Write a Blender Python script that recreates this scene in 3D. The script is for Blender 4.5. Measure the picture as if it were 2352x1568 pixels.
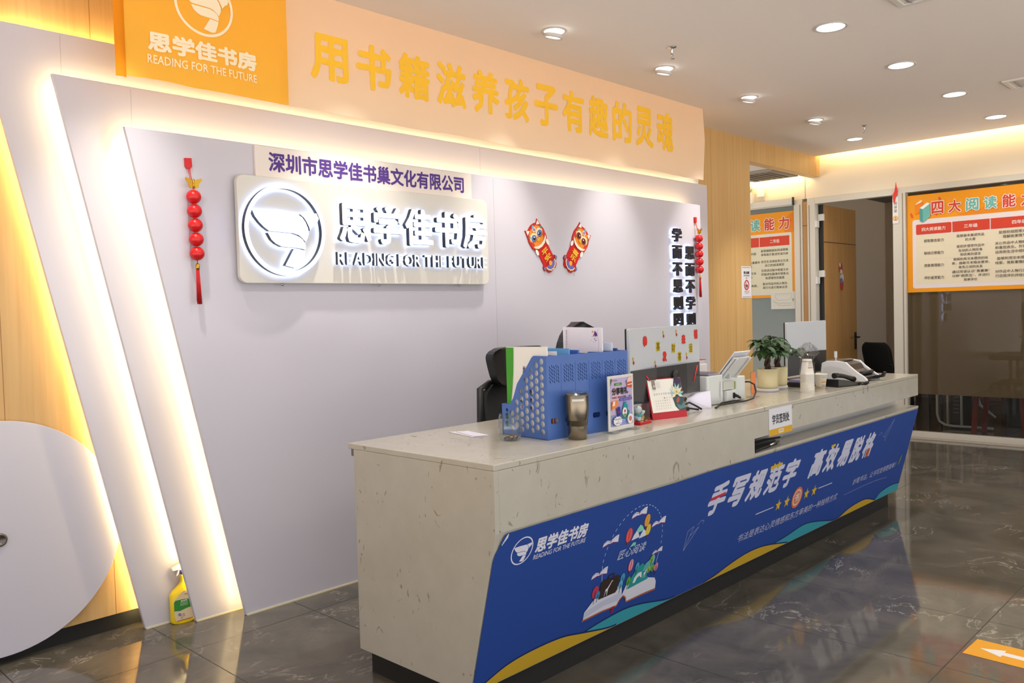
import bpy, bmesh, math, random
from mathutils import Vector, Matrix

random.seed(7)
S = bpy.context.scene
COL = S.collection
for _o in list(bpy.data.objects):
    bpy.data.objects.remove(_o)

# ------------------------------------------------------------------ camera
cam_data = bpy.data.cameras.new('camera')
cam_data.sensor_fit = 'HORIZONTAL'
cam_data.sensor_width = 36.0
cam_data.lens = 29.335
cam_data.clip_start = 0.05
cam = bpy.data.objects.new('camera', cam_data)
COL.objects.link(cam)
_r = Vector((0.69177793, -0.7215779, -0.02772411))
_u = Vector((0.04522824, 0.00497868, 0.99896427))
_w = Vector((0.72069251, 0.69231535, -0.03607983))
cam.matrix_world = Matrix(((_r.x, _u.x, -_w.x, -1.04203),
                           (_r.y, _u.y, -_w.y, -3.71605),
                           (_r.z, _u.z, -_w.z, 1.33),
                           (0, 0, 0, 1)))
S.camera = cam

# ------------------------------------------------------------------ view, world
S.view_settings.view_transform = 'Standard'
S.view_settings.look = 'None'
S.view_settings.gamma = 1.0
S.view_settings.exposure = 0.12
S.view_settings.use_curve_mapping = False
S.cycles.use_denoising = True
S.cycles.max_bounces = 10
S.cycles.diffuse_bounces = 4
S.cycles.glossy_bounces = 4
S.cycles.transmission_bounces = 8
S.cycles.transparent_max_bounces = 12
S.cycles.sample_clamp_indirect = 6.0
W = bpy.data.worlds.new('daylight')
S.world = W
W.use_nodes = True
# daylight through the open entrance side: soft sky above, brighter lower half added to lighten the ceiling
_nt = W.node_tree
_bg = _nt.nodes['Background']
_tc = _nt.nodes.new('ShaderNodeTexCoord')
_sp = _nt.nodes.new('ShaderNodeSeparateXYZ')
_rp = _nt.nodes.new('ShaderNodeValToRGB')
_rp.color_ramp.elements[0].position = 0.47
_rp.color_ramp.elements[0].color = (2.7, 2.5, 2.3, 1)
_rp.color_ramp.elements[1].position = 0.53
_rp.color_ramp.elements[1].color = (0.72, 0.79, 0.94, 1)
_mp = _nt.nodes.new('ShaderNodeMath')
_mp.operation = 'MULTIPLY_ADD'
_mp.inputs[1].default_value = 0.5
_mp.inputs[2].default_value = 0.5
_nt.links.new(_tc.outputs['Generated'], _sp.inputs[0])
_nt.links.new(_sp.outputs[2], _mp.inputs[0])
_nt.links.new(_mp.outputs[0], _rp.inputs[0])
_nt.links.new(_rp.outputs[0], _bg.inputs[0])
_bg.inputs[1].default_value = 1.0

LED_STRENGTH = 82.0
SPOT_W = 60.0
DOWN_W = 34.0
WARM = (1.0, 0.73, 0.32)


# ------------------------------------------------------------------ materials
def lin(c):
    c = c / 255.0
    return c / 12.92 if c <= 0.04045 else ((c + 0.055) / 1.055) ** 2.4


def L3(rgb):
    return (lin(rgb[0]), lin(rgb[1]), lin(rgb[2]), 1.0)


_mats = {}


def M(name, rgb=(200, 200, 200), rough=0.5, metal=0.0, spec=0.5, coat=0.0):
    if name in _mats:
        return _mats[name]
    m = bpy.data.materials.new(name)
    m.use_nodes = True
    b = m.node_tree.nodes['Principled BSDF']
    b.inputs['Base Color'].default_value = L3(rgb)
    b.inputs['Roughness'].default_value = rough
    b.inputs['Metallic'].default_value = metal
    b.inputs['Specular IOR Level'].default_value = spec
    b.inputs['Coat Weight'].default_value = coat
    _mats[name] = m
    return m


def ink(rgb, rough=0.55):
    return M('print_%d_%d_%d' % rgb, rgb, rough, 0, 0.3)


def emit(name, rgb, strength):
    if name in _mats:
        return _mats[name]
    m = bpy.data.materials.new(name)
    m.use_nodes = True
    nt = m.node_tree
    nt.nodes.clear()
    e = nt.nodes.new('ShaderNodeEmission')
    e.inputs[0].default_value = (*rgb, 1)
    e.inputs[1].default_value = strength
    o = nt.nodes.new('ShaderNodeOutputMaterial')
    nt.links.new(e.outputs[0], o.inputs[0])
    _mats[name] = m
    return m


class NT:
    """tiny helper for node graphs"""
    def __init__(self, m):
        self.m, self.t = m, m.node_tree
        self.b = self.t.nodes.get('Principled BSDF')

    def n(self, typ, **kw):
        nd = self.t.nodes.new(typ)
        for k, v in kw.items():
            setattr(nd, k, v)
        return nd

    def l(self, a, b):
        self.t.links.new(a, b)

    def math(self, op, a, b=None, c=None):
        nd = self.n('ShaderNodeMath', operation=op)
        for i, v in enumerate((a, b, c)):
            if v is None:
                continue
            if isinstance(v, (int, float)):
                nd.inputs[i].default_value = v
            else:
                self.l(v, nd.inputs[i])
        return nd.outputs[0]

    def pos(self):
        g = self.n('ShaderNodeNewGeometry')
        return g.outputs['Position']

    def sep(self, v):
        s = self.n('ShaderNodeSeparateXYZ')
        self.l(v, s.inputs[0])
        return s.outputs

    def noise(self, vec, scale, detail=4, rough=0.5, dist=0.0):
        nd = self.n('ShaderNodeTexNoise')
        nd.inputs['Scale'].default_value = scale
        nd.inputs['Detail'].default_value = detail
        nd.inputs['Roughness'].default_value = rough
        nd.inputs['Distortion'].default_value = dist
        self.l(vec, nd.inputs['Vector'])
        return nd.outputs[0]

    def scale(self, vec, sx, sy, sz):
        mp = self.n('ShaderNodeMapping')
        mp.inputs['Scale'].default_value = (sx, sy, sz)
        self.l(vec, mp.inputs[0])
        return mp.outputs[0]

    def ramp(self, f, stops):
        r = self.n('ShaderNodeValToRGB')
        el = r.color_ramp.elements
        while len(el) < len(stops):
            el.new(0.5)
        for e, (p, c) in zip(el, stops):
            e.position = p
            e.color = c if len(c) == 4 else (*c, 1)
        self.l(f, r.inputs[0])
        return r.outputs[0]

    def mix(self, f, a, b):
        x = self.n('ShaderNodeMix', data_type='RGBA')
        for i, v in ((0, f), (6, a), (7, b)):
            if isinstance(v, (int, float)):
                x.inputs[i].default_value = v
            elif isinstance(v, tuple):
                x.inputs[i].default_value = v
            else:
                self.l(v, x.inputs[i])
        return x.outputs[2]

    def bump(self, h, strength, dist=0.01):
        b = self.n('ShaderNodeBump')
        b.inputs['Strength'].default_value = strength
        b.inputs['Distance'].default_value = dist
        self.l(h, b.inputs['Height'])
        self.l(b.outputs[0], self.b.inputs['Normal'])


def wood_mat(name, c0, c1, x0, w, axis=0, rough=0.42):
    m = M(name, c0, rough)
    g = NT(m)
    p = g.pos()
    sc = [38, 38, 38]
    sc[2] = 1.1
    f = g.noise(g.scale(p, *sc), 1.0, 6, 0.6, 0.6)
    f2 = g.noise(g.scale(p, 6, 6, 0.5), 1.0, 3)
    f3 = g.math('ADD', g.math('MULTIPLY', f, 0.6), g.math('MULTIPLY', f2, 0.5))
    col = g.ramp(f3, [(0.35, L3(c1)), (0.72, L3(c0))])
    if w:
        x = g.sep(p)[axis]
        fr = g.math('FRACT', g.math('DIVIDE', g.math('SUBTRACT', x, x0), w))
        d = g.math('LESS_THAN', fr, 0.0035 / w)
        col = g.mix(d, col, L3((int(c1[0] * .80), int(c1[1] * .74), int(c1[2] * .66))))
    g.l(col, g.b.inputs['Base Color'])
    return m


def stone_mat():
    m = M('engineered_stone', (196, 190, 176), 0.16, 0, 0.5)
    g = NT(m)
    p = g.pos()
    v = g.n('ShaderNodeTexNoise')
    v.inputs['Scale'].default_value = 15.0
    v.inputs['Detail'].default_value = 2.0
    v.inputs['Distortion'].default_value = 3.0
    g.l(g.scale(p, 1.0, 1.0, .6), v.inputs['Vector'])
    streak = g.ramp(v.outputs[0], [(0.665, (0, 0, 0)), (0.685, (1, 1, 1)), (0.8, (1, 1, 1)), (1.0, (1, 1, 1))])
    gate = g.ramp(g.noise(p, 5.0, 1), [(0.47, (0, 0, 0)), (0.56, (1, 1, 1))])
    fine = g.ramp(g.noise(p, 60, 3, .6, 3.0), [(0.68, (0, 0, 0)), (0.74, (1, 1, 1))])
    k = g.math('MULTIPLY', streak, gate)
    base = g.mix(g.noise(p, 14, 3), L3((194, 189, 174)), L3((182, 176, 160)))
    c1 = g.mix(g.math('MULTIPLY', k, 0.75), base, L3((134, 122, 104)))
    c2 = g.mix(g.math('MULTIPLY', fine, 0.55), c1, L3((140, 128, 108)))
    g.l(c2, g.b.inputs['Base Color'])
    return m


def floor_mat():
    m = M('marble_floor_tile', (88, 80, 72), 0.07, 0, 0.5)
    g = NT(m)
    p = g.pos()
    x, y, z = g.sep(p)
    fx = g.math('FRACT', g.math('DIVIDE', g.math('ADD', x, 10 * 0.577 - 0.43), 0.577))
    fy = g.math('FRACT', g.math('DIVIDE', g.math('ADD', y, 10 * 1.15 + 0.46), 1.15))
    jx = g.math('LESS_THAN', fx, 0.004 / 0.577)
    jy = g.math('LESS_THAN', fy, 0.004 / 1.15)
    joint = g.math('MAXIMUM', jx, jy)
    wv = g.n('ShaderNodeTexNoise')
    wv.inputs['Scale'].default_value = 1.9
    wv.inputs['Detail'].default_value = 8
    wv.inputs['Roughness'].default_value = 0.62
    wv.inputs['Distortion'].default_value = 1.6
    g.l(g.scale(p, 1.0, 1.7, 1), wv.inputs['Vector'])
    vein = g.ramp(wv.outputs[0], [(0.487, (0, 0, 0)), (0.498, (1, 1, 1)), (0.502, (1, 1, 1)), (0.513, (0, 0, 0))])
    gate = g.ramp(g.noise(p, 2.4, 2), [(0.5, (0, 0, 0)), (0.66, (1, 1, 1))])
    base = g.mix(g.ramp(g.noise(p, 3.0, 6, .6, .8), [(0.3, (0, 0, 0)), (0.72, (1, 1, 1))]), L3((74, 71, 62)), L3((107, 101, 90)))
    c = g.mix(g.math('MULTIPLY', g.math('MULTIPLY', vein, gate), 0.6), base, L3((186, 178, 162)))
    c = g.mix(joint, c, L3((40, 36, 32)))
    g.l(c, g.b.inputs['Base Color'])
    rr = g.math('ADD', g.math('MULTIPLY', joint, 0.5), 0.07)
    g.l(rr, g.b.inputs['Roughness'])
    return m


def glass_mat(name, tint=(235, 240, 238), ior=1.45, rough=0.0):
    """sheet glass: light passes straight through, the surface mirrors by angle"""
    if name in _mats:
        return _mats[name]
    m = bpy.data.materials.new(name)
    m.use_nodes = True
    nt = m.node_tree
    nt.nodes.clear()
    t = nt.nodes.new('ShaderNodeBsdfTransparent')
    t.inputs[0].default_value = L3(tint)
    gl = nt.nodes.new('ShaderNodeBsdfGlossy')
    gl.inputs['Roughness'].default_value = rough
    fr = nt.nodes.new('ShaderNodeFresnel')
    ge = nt.nodes.new('ShaderNodeNewGeometry')
    io = nt.nodes.new('ShaderNodeMath')
    io.operation = 'MULTIPLY_ADD'
    io.inputs[1].default_value = 1 / ior - ior
    io.inputs[2].default_value = ior
    nt.links.new(ge.outputs['Backfacing'], io.inputs[0])
    nt.links.new(io.outputs[0], fr.inputs[0])
    mx = nt.nodes.new('ShaderNodeMixShader')
    o = nt.nodes.new('ShaderNodeOutputMaterial')
    nt.links.new(fr.outputs[0], mx.inputs[0])
    nt.links.new(t.outputs[0], mx.inputs[1])
    nt.links.new(gl.outputs[0], mx.inputs[2])
    nt.links.new(mx.outputs[0], o.inputs[0])
    _mats[name] = m
    return m


def cloth_mat(name, rgb, trans=0.45, rough=0.8):
    if name in _mats:
        return _mats[name]
    m = bpy.data.materials.new(name)
    m.use_nodes = True
    nt = m.node_tree
    nt.nodes.clear()
    d = nt.nodes.new('ShaderNodeBsdfDiffuse')
    d.inputs[0].default_value = L3(rgb)
    t = nt.nodes.new('ShaderNodeBsdfTranslucent')
    t.inputs[0].default_value = L3(rgb)
    mx = nt.nodes.new('ShaderNodeMixShader')
    mx.inputs[0].default_value = trans
    o = nt.nodes.new('ShaderNodeOutputMaterial')
    nt.links.new(d.outputs[0], mx.inputs[1])
    nt.links.new(t.outputs[0], mx.inputs[2])
    nt.links.new(mx.outputs[0], o.inputs[0])
    _mats[name] = m
    return m


def frosted_mat():
    m = M('frosted_film', (130, 116, 96), 0.6, 0, 0.25)
    b = m.node_tree.nodes['Principled BSDF']
    b.inputs['Transmission Weight'].default_value = 0.12
    b.inputs['IOR'].default_value = 1.08
    return m


def leaf_mat():
    m = M('plant_leaf', (44, 84, 34), 0.5)
    g = NT(m)
    f = g.noise(g.pos(), 40, 2)
    g.l(g.mix(f, L3((26, 54, 24)), L3((56, 90, 40))), g.b.inputs['Base Color'])
    return m


def steel_mat():
    m = M('brushed_steel', (138, 128, 112), 0.24, 1.0)
    g = NT(m)
    f = g.noise(g.scale(g.pos(), 8, 8, 500), 1.0, 2)
    g.l(g.math('ADD', g.math('MULTIPLY', f, 0.14), 0.16), g.b.inputs['Roughness'])
    return m


def ribbed_mat(name, rgb, n):
    return M(name, rgb, 0.55)


PANEL = M('lilac_panel', (206, 203, 213), 0.22, 0, 0.4)
WOOD = wood_mat('maple_veneer', (214, 178, 120), (194, 152, 92), -0.07 - 0.386 * 20, 0.386)
DOORWOOD = wood_mat('door_veneer', (190, 144, 84), (166, 120, 64), 0, 0)
STONE = stone_mat()
WHITE = M('white_paint', (226, 220, 210), 0.6)
CEIL = M('ceiling_paint', (246, 238, 230), 0.85, 0, 0.2)
WALLP = M('cream_wall_paint', (228, 216, 196), 0.8, 0, 0.2)
FRAME = M('cream_aluminium', (206, 200, 186), 0.4)
BLACKP = M('black_plastic', (26, 26, 26), 0.4)
DARK = M('dark_plinth', (34, 33, 30), 0.5)
WPLAS = M('white_plastic', (224, 222, 216), 0.35)
GREYP = M('grey_plastic', (150, 150, 150), 0.45)
GOLD = M('gold', (214, 168, 60), 0.3, 1.0)
CHROME = M('chrome', (200, 200, 200), 0.15, 1.0)
RED = M('red_satin', (206, 22, 26), 0.32)
ACRYL = glass_mat('clear_acrylic', (244, 248, 248))
GLASS = glass_mat('window_glass', (240, 238, 233))


# ------------------------------------------------------------------ mesh helpers
def B():
    return bmesh.new()


def box(bm, x0, x1, y0, y1, z0, z1, mi=0):
    vs = [bm.verts.new((x, y, z)) for x in (x0, x1) for y in (y0, y1) for z in (z0, z1)]
    for q in ((0, 1, 3, 2), (4, 6, 7, 5), (0, 4, 5, 1), (2, 3, 7, 6), (0, 2, 6, 4), (1, 5, 7, 3)):
        f = bm.faces.new([vs[i] for i in q])
        f.material_index = mi
    return vs


def prism(bm, pts, d, fn=None, mi=0):
    """closed outline (list of Vector) swept by vector d"""
    a = [bm.verts.new(p) for p in pts]
    b = [bm.verts.new(Vector(p) + Vector(d)) for p in pts]
    n = len(a)
    fs = [bm.faces.new(a), bm.faces.new(list(reversed(b)))]
    for i in range(n):
        fs.append(bm.faces.new((a[i], b[i], b[(i + 1) % n], a[(i + 1) % n])))
    for f in fs:
        f.material_index = mi
    return fs


def lathe(bm, prof, seg=32, c=(0, 0, 0), mi=0, rib=0.0):
    rings = []
    for r, z in prof:
        if r < 1e-6:
            rings.append([bm.verts.new((c[0], c[1], c[2] + z))])
        else:
            ring = []
            for k in range(seg):
                a = 2 * math.pi * k / seg
                rr = r * (1 - rib * (k % 2))
                ring.append(bm.verts.new((c[0] + rr * math.cos(a), c[1] + rr * math.sin(a), c[2] + z)))
            rings.append(ring)
    for A, C in zip(rings, rings[1:]):
        for k in range(seg):
            k2 = (k + 1) % seg
            if len(A) == 1 and len(C) == 1:
                continue
            if len(A) == 1:
                f = bm.faces.new((A[0], C[k], C[k2]))
            elif len(C) == 1:
                f = bm.faces.new((A[k], C[0], A[k2]))
            else:
                f = bm.faces.new((A[k], C[k], C[k2], A[k2]))
            f.material_index = mi
            f.smooth = True


def tube(bm, path, r, seg=10, mi=0, closed=False):
    pts = [Vector(p) for p in path]
    n = len(pts)
    rad = r if isinstance(r, (list, tuple)) else [r] * n
    rings = []
    up = Vector((0, 0, 1))
    prev = None
    for i, p in enumerate(pts):
        if closed:
            t = pts[(i + 1) % n] - pts[i - 1]
        else:
            t = pts[min(i + 1, n - 1)] - pts[max(i - 1, 0)]
        t.normalize()
        if prev is None:
            ref = up if abs(t.dot(up)) < 0.9 else Vector((1, 0, 0))
            a = t.cross(ref).normalized()
        else:
            a = (prev - t * prev.dot(t)).normalized()
        prev = a
        b = t.cross(a)
        rings.append([bm.verts.new(p + (a * math.cos(2 * math.pi * k / seg) + b * math.sin(2 * math.pi * k / seg)) * rad[i]) for k in range(seg)])
    m = n if closed else n - 1
    for i in range(m):
        A, C = rings[i], rings[(i + 1) % n]
        for k in range(seg):
            f = bm.faces.new((A[k], A[(k + 1) % seg], C[(k + 1) % seg], C[k]))
            f.smooth = True
            f.material_index = mi
    if not closed:
        bm.faces.new(list(reversed(rings[0]))).material_index = mi
        bm.faces.new(rings[-1]).material_index = mi


def ball(bm, c, rx, ry=None, rz=None, u=20, v=12, mi=0):
    ry = ry or rx
    rz = rz or rx
    prof = [(math.sin(math.pi * k / v), -math.cos(math.pi * k / v)) for k in range(v + 1)]
    rings = []
    for r, z in prof:
        if r < 1e-6:
            rings.append([bm.verts.new((c[0], c[1], c[2] + z * rz))])
        else:
            rings.append([bm.verts.new((c[0] + rx * r * math.cos(2 * math.pi * k / u), c[1] + ry * r * math.sin(2 * math.pi * k / u), c[2] + z * rz)) for k in range(u)])
    for A, C in zip(rings, rings[1:]):
        for k in range(u):
            k2 = (k + 1) % u
            if len(A) == 1:
                f = bm.faces.new((A[0], C[k2], C[k]))
            elif len(C) == 1:
                f = bm.faces.new((A[k], A[k2], C[0]))
            else:
                f = bm.faces.new((A[k], A[k2], C[k2], C[k]))
            f.smooth = True
            f.material_index = mi


def rounded(x0, x1, y0, y1, r, n=6):
    pts = []
    for cx, cy, a0 in ((x1 - r, y1 - r, 0), (x0 + r, y1 - r, 90), (x0 + r, y0 + r, 180), (x1 - r, y0 + r, 270)):
        for k in range(n + 1):
            a = math.radians(a0 + 90 * k / n)
            pts.append((cx + r * math.cos(a), cy + r * math.sin(a)))
    return pts


def obj(name, bm, mats, parent=None, bevel=0.0, smooth=False, segs=2, fix=True):
    me = bpy.data.meshes.new(name)
    if fix:
        bmesh.ops.recalc_face_normals(bm, faces=bm.faces)
    if smooth:
        for f in bm.faces:
            f.smooth = True
    if parent is not None:
        bmesh.ops.translate(bm, verts=bm.verts, vec=-world_loc(parent))
    bm.to_mesh(me)
    bm.free()
    for m in (mats if isinstance(mats, (list, tuple)) else [mats]):
        me.materials.append(m)
    o = bpy.data.objects.new(name, me)
    COL.objects.link(o)
    if parent is not None:
        o.parent = parent
    if bevel > 0:
        md = o.modifiers.new('bevel', 'BEVEL')
        md.width = bevel
        md.segments = segs
        md.limit_method = 'ANGLE'
        md.angle_limit = math.radians(40)
    return o


def world_loc(o):
    v = Vector((0, 0, 0))
    while o is not None:
        v += Vector(o.location)
        o = o.parent
    return v


def tag(o, label, cat, group=None):
    o['label'] = label
    o['category'] = cat
    if group:
        o['group'] = group
    return o


def thing(name, label, cat, loc=(0, 0, 0), group=None, rotz=0.0):
    """an Empty at the thing's base; parts are built in world coordinates around it"""
    o = bpy.data.objects.new(name, None)
    COL.objects.link(o)
    o.location = loc
    o.rotation_euler = (0, 0, rotz)
    o.empty_display_size = 0.1
    return tag(o, label, cat, group)


def struct(name, bm, mat, parent=None, bevel=0.0):
    o = obj(name, bm, mat, parent, bevel)
    if parent is None:
        o['kind'] = 'structure'
    return o


def dup(root, loc, label=None, group=None, rotz=None):
    r = root.copy()
    COL.objects.link(r)
    r.location = loc
    if rotz is not None:
        r.rotation_euler = (0, 0, rotz)
    if label:
        r['label'] = label
    if group:
        r['group'] = group

    def rec(src, dst):
        for ch in list(src.children):
            c = ch.copy()
            COL.objects.link(c)
            c.parent = dst
            rec(ch, c)
    rec(root, r)
    return r


# ------------------------------------------------------------------ lettering
_tcache = {}


def text_mesh(body, bold=0.0):
    """flat letter shapes (verts, faces) in the unit box of their own bounds"""
    key = (body, bold)
    if key in _tcache:
        return _tcache[key]
    cu = bpy.data.curves.new('lettering', 'FONT')
    cu.body = body
    cu.size = 1.0
    cu.resolution_u = 2
    cu.fill_mode = 'FRONT'
    cu.align_x = 'CENTER' if '\n' in body else 'LEFT'
    o = bpy.data.objects.new('lettering', cu)
    me = o.to_mesh()
    vs = [(v.co.x, v.co.y, 0) for v in me.vertices]
    fs = [tuple(p.vertices) for p in me.polygons]
    o.to_mesh_clear()
    bpy.data.objects.remove(o)
    bpy.data.curves.remove(cu)
    x0 = min(v[0] for v in vs)
    x1 = max(v[0] for v in vs)
    y0 = min(v[1] for v in vs)
    y1 = max(v[1] for v in vs)
    if bold > 0:
        base_v, base_f = vs, fs
        vs, fs = list(base_v), list(base_f)
        for k in range(8):
            dx, dy = bold * math.cos(math.pi * k / 4), bold * math.sin(math.pi * k / 4)
            o_ = len(vs)
            vs += [(a + dx, b + dy, k + 1) for a, b, _k in base_v]
            fs += [tuple(i + o_ for i in f) for f in base_f]
        x0, x1, y0, y1 = x0 - bold, x1 + bold, y0 - bold, y1 + bold
    vs = [((a - x0) / (x1 - x0), (b - y0) / max(y1 - y0, 1e-6), k) for a, b, k in vs]
    _tcache[key] = (vs, fs, (x1 - x0) / max(y1 - y0, 1e-6))
    return _tcache[key]


def curve_plate(name, splines, depth):
    """filled 2-D outlines with holes -> (verts, faces) with thickness"""
    cu = bpy.data.curves.new(name, 'CURVE')
    cu.dimensions = '2D'
    cu.fill_mode = 'BOTH'
    cu.extrude = depth / 2
    for pts in splines:
        s = cu.splines.new('POLY')
        s.points.add(len(pts) - 1)
        for p, (a, b) in zip(s.points, pts):
            p.co = (a, b, 0, 1)
        s.use_cyclic_u = True
    o = bpy.data.objects.new(name, cu)
    me = o.to_mesh()
    vs = [tuple(v.co) for v in me.vertices]
    fs = [tuple(p.vertices) for p in me.polygons]
    o.to_mesh_clear()
    bpy.data.objects.remove(o)
    bpy.data.curves.remove(cu)
    return vs, fs


def plate(bm, splines, depth, P0, U, V, mi=0):
    P0, U, V = Vector(P0), Vector(U).normalized(), Vector(V).normalized()
    N = U.cross(V)
    vs, fs = curve_plate('outline', splines, depth)
    bv = [bm.verts.new(P0 + U * a + V * b + N * c) for a, b, c in vs]
    for f in fs:
        try:
            bm.faces.new([bv[i] for i in f]).material_index = mi
        except ValueError:
            pass


class Canvas:
    """printed artwork lying on a flat surface: P0 + u*U + v*V, layers a hair apart"""
    def __init__(self, P0, U, V, off=0.0012, eps=0.00035, warp=None):
        self.P0, self.U, self.V = Vector(P0), Vector(U).normalized(), Vector(V).normalized()
        self.N = self.U.cross(self.V)
        self.off, self.eps = off, eps
        self.bm = bmesh.new()
        self.mats = []
        self.layer = 0
        self.warp = warp

    def mi(self, c):
        m = c if not isinstance(c, tuple) else ink(c)
        if m not in self.mats:
            self.mats.append(m)
        return self.mats.index(m)

    def pt(self, u, v, k=0):
        w = (self.warp(u, v) if self.warp else 0.0) + k * 2.5e-5
        return self.P0 + self.U * u + self.V * v + self.N * (self.off + self.layer * self.eps + w)

    def poly(self, pts, c):
        vs = [self.bm.verts.new(self.pt(a, b)) for a, b in pts]
        f = self.bm.faces.new(vs)
        f.material_index = self.mi(c)
        self.layer += 1

    def rect(self, x0, x1, y0, y1, c, r=0.0):
        if r:
            self.poly(rounded(x0, x1, y0, y1, r), c)
        else:
            self.poly([(x0, y0), (x1, y0), (x1, y1), (x0, y1)], c)

    def ell(self, cx, cy, rx, ry, c, n=28, rot=0.0):
        ca, sa = math.cos(rot), math.sin(rot)
        self.poly([(cx + rx * math.cos(t) * ca - ry * math.sin(t) * sa, cy + rx * math.cos(t) * sa + ry * math.sin(t) * ca)
                   for t in (2 * math.pi * k / n for k in range(n))], c)

    def ring(self, cx, cy, r0, r1, c, n=48, asp=1.0, shear=0.0):
        i = self.mi(c)
        A = []
        for k in range(n):
            t = 2 * math.pi * k / n
            A.append([self.bm.verts.new(self.pt(cx + asp * r * math.cos(t) + shear * r * math.sin(t), cy + r * math.sin(t))) for r in (r0, r1)])
        for k in range(n):
            a, b = A[k], A[(k + 1) % n]
            self.bm.faces.new((a[0], a[1], b[1], b[0])).material_index = i
        self.layer += 1

    def line(self, pts, w, c, dash=0):
        i = self.mi(c)
        for k in range(len(pts) - 1):
            if dash and k % 2:
                continue
            a, b = Vector(pts[k]), Vector(pts[k + 1])
            d = b - a
            if d.length < 1e-6:
                continue
            n = Vector((-d.y, d.x)).normalized() * w / 2
            q = (a + n, a - n, b - n, b + n)
            self.bm.faces.new([self.bm.verts.new(self.pt(p.x, p.y)) for p in q]).material_index = i
        self.layer += 1

    def text(self, s, x0, y0, x1, y1, c, bold=0.0, shear=0.0, keep=False, layer=True):
        vs, fs, asp = text_mesh(s, bold)
        i = self.mi(c)
        if keep:
            h = y1 - y0
            w = min(h * asp, x1 - x0)
            xm = (x0 + x1) / 2
            x0, x1 = xm - w / 2, xm + w / 2
        bv = [self.bm.verts.new(self.pt(x0 + a * (x1 - x0) + shear * b * (y1 - y0), y0 + b * (y1 - y0), k)) for a, b, k in vs]
        for f in fs:
            try:
                self.bm.faces.new([bv[k] for k in f]).material_index = i
            except ValueError:
                pass
        if layer:
            self.layer += 1

    def build(self, name, parent):
        return obj(name, self.bm, self.mats, parent, fix=False)


# the reading-room emblem: a bird of three feathers in a ring (unit circle)
BIRD = [
    [(-.82, .39), (-.3, .40), (.30, .37), (.42, .30), (.50, .20), (.56, .06), (.57, -.06), (.53, -.16), (.48, -.24), (.40, -.16), (.30, -.09), (.17, -.055), (-.43, -.035), (-.56, .05), (-.66, .14), (-.76, .26)],
    [(-.466, -.075), (.17, -.085), (.31, -.125), (.40, -.18), (.47, -.27), (.48, -.34), (.47, -.41), (.39, -.395), (.23, -.375), (-.14, -.36), (-.28, -.30), (-.38, -.22)],
    [(.17, -.40), (.38, -.42), (.465, -.435), (.43, -.58), (.37, -.74), (.33, -.81), (.19, -.825), (-.06, -.77)],
    [(.36, .37), (.51, .385), (.79, .42), (.85, .30), (.80, .20), (.70, .135), (.605, .02), (.585, .10), (.52, .22), (.45, .31)],
]


def emblem(cv, cx, cy, r, c, asp=1.0, shear=0.0, ringw=0.09):
    cv.ring(cx, cy, r * (1 - ringw), r, c, asp=asp, shear=shear)
    for pts in BIRD:
        cv.poly([(cx + asp * r * a + shear * r * b, cy + r * b) for a, b in pts], c)
    

def spot(name, loc, target, power, angle, blend, color=(1, 0.9, 0.78), size=0.04, parent=None):
    d = bpy.data.lights.new(name, 'SPOT')
    d.energy = power
    d.spot_size = math.radians(angle)
    d.spot_blend = blend
    d.color = color
    d.shadow_soft_size = size
    o = bpy.data.objects.new(name, d)
    COL.objects.link(o)
    v = Vector(target) - Vector(loc)
    o.rotation_euler = v.to_track_quat('-Z', 'Y').to_euler()
    o.location = Vector(loc)
    if parent is not None:
        o.parent = parent
        o.location = Vector(loc) - world_loc(parent)
    return o


# ================================================================== the setting
XF = 7.5276          # partition at the far end
H = 2.84             # ceiling
ZC = 0.8603          # counter top

bm = B(); box(bm, -4, 12, -6.2, 3.2, -.05, 0); struct('floor', bm, floor_mat())
bm = B(); box(bm, -4, 7.415, -5.4, 0.0, H, H + .04); struct('ceiling', bm, CEIL)
bm = B(); box(bm, -4, XF, -5.4, 3.2, 3.12, 3.16); struct('ceiling_slab', bm, CEIL)
bm = B(); box(bm, 4.5, 7.40, .1, 3.2, 2.665, 2.70); struct('ceiling_corridor', bm, CEIL)
bm = B(); box(bm, -4, 6.02, 0, .1, .075, 3.1); struct('wall_back', bm, WOOD)
bm = B(); box(bm, 6.02, XF - .002, 0, .1, 2.64, 3.1); struct('trim_1', bm, WOOD)
bm = B(); box(bm, -4, 6.02, .032, .05, 0, .075); struct('baseboard_back', bm, DARK)
bm = B(); box(bm, XF, XF + .1, -8, 3.2, 2.43, 3.12); wr = struct('wall_right', bm, WALLP)
bm = B(); box(bm, XF - .0015, XF, .158, .162, 2.43, 2.66); obj('seam', bm, M('seam_dark', (120, 100, 70), .8), wr)
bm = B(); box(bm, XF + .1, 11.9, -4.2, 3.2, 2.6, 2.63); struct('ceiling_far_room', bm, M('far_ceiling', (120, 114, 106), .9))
bm = B(); box(bm, 11, 11.1, -4.2, 3.2, 0, 2.6); struct('wall_far_room', bm, M('far_wall', (206, 188, 164), .8))
bm = B(); box(bm, XF + .1, 11, .30, .38, 0, 2.6); struct('wall_left_far_room', bm, M('far_wall', (206, 188, 164), .8))
bm = B(); box(bm, 10.2, 10.55, .06, .30, 0, 2.6); struct('column_far_room', bm, M('far_wall', (206, 188, 164), .8))
bm = B(); box(bm, 7.36, 7.47, -8, 0, 0.0, .004); struct('trim_2', bm, M('threshold_marble', (150, 136, 118), .2))

# LED lines of the room's coves
def led(name, bm, parent, label=None, k=1.0, color=WARM):
    o = obj(name, bm, emit('led_light_%d_%d' % (int(k * 100), int(color[2] * 100)), color, LED_STRENGTH * k), parent, fix=True)
    return o

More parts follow.
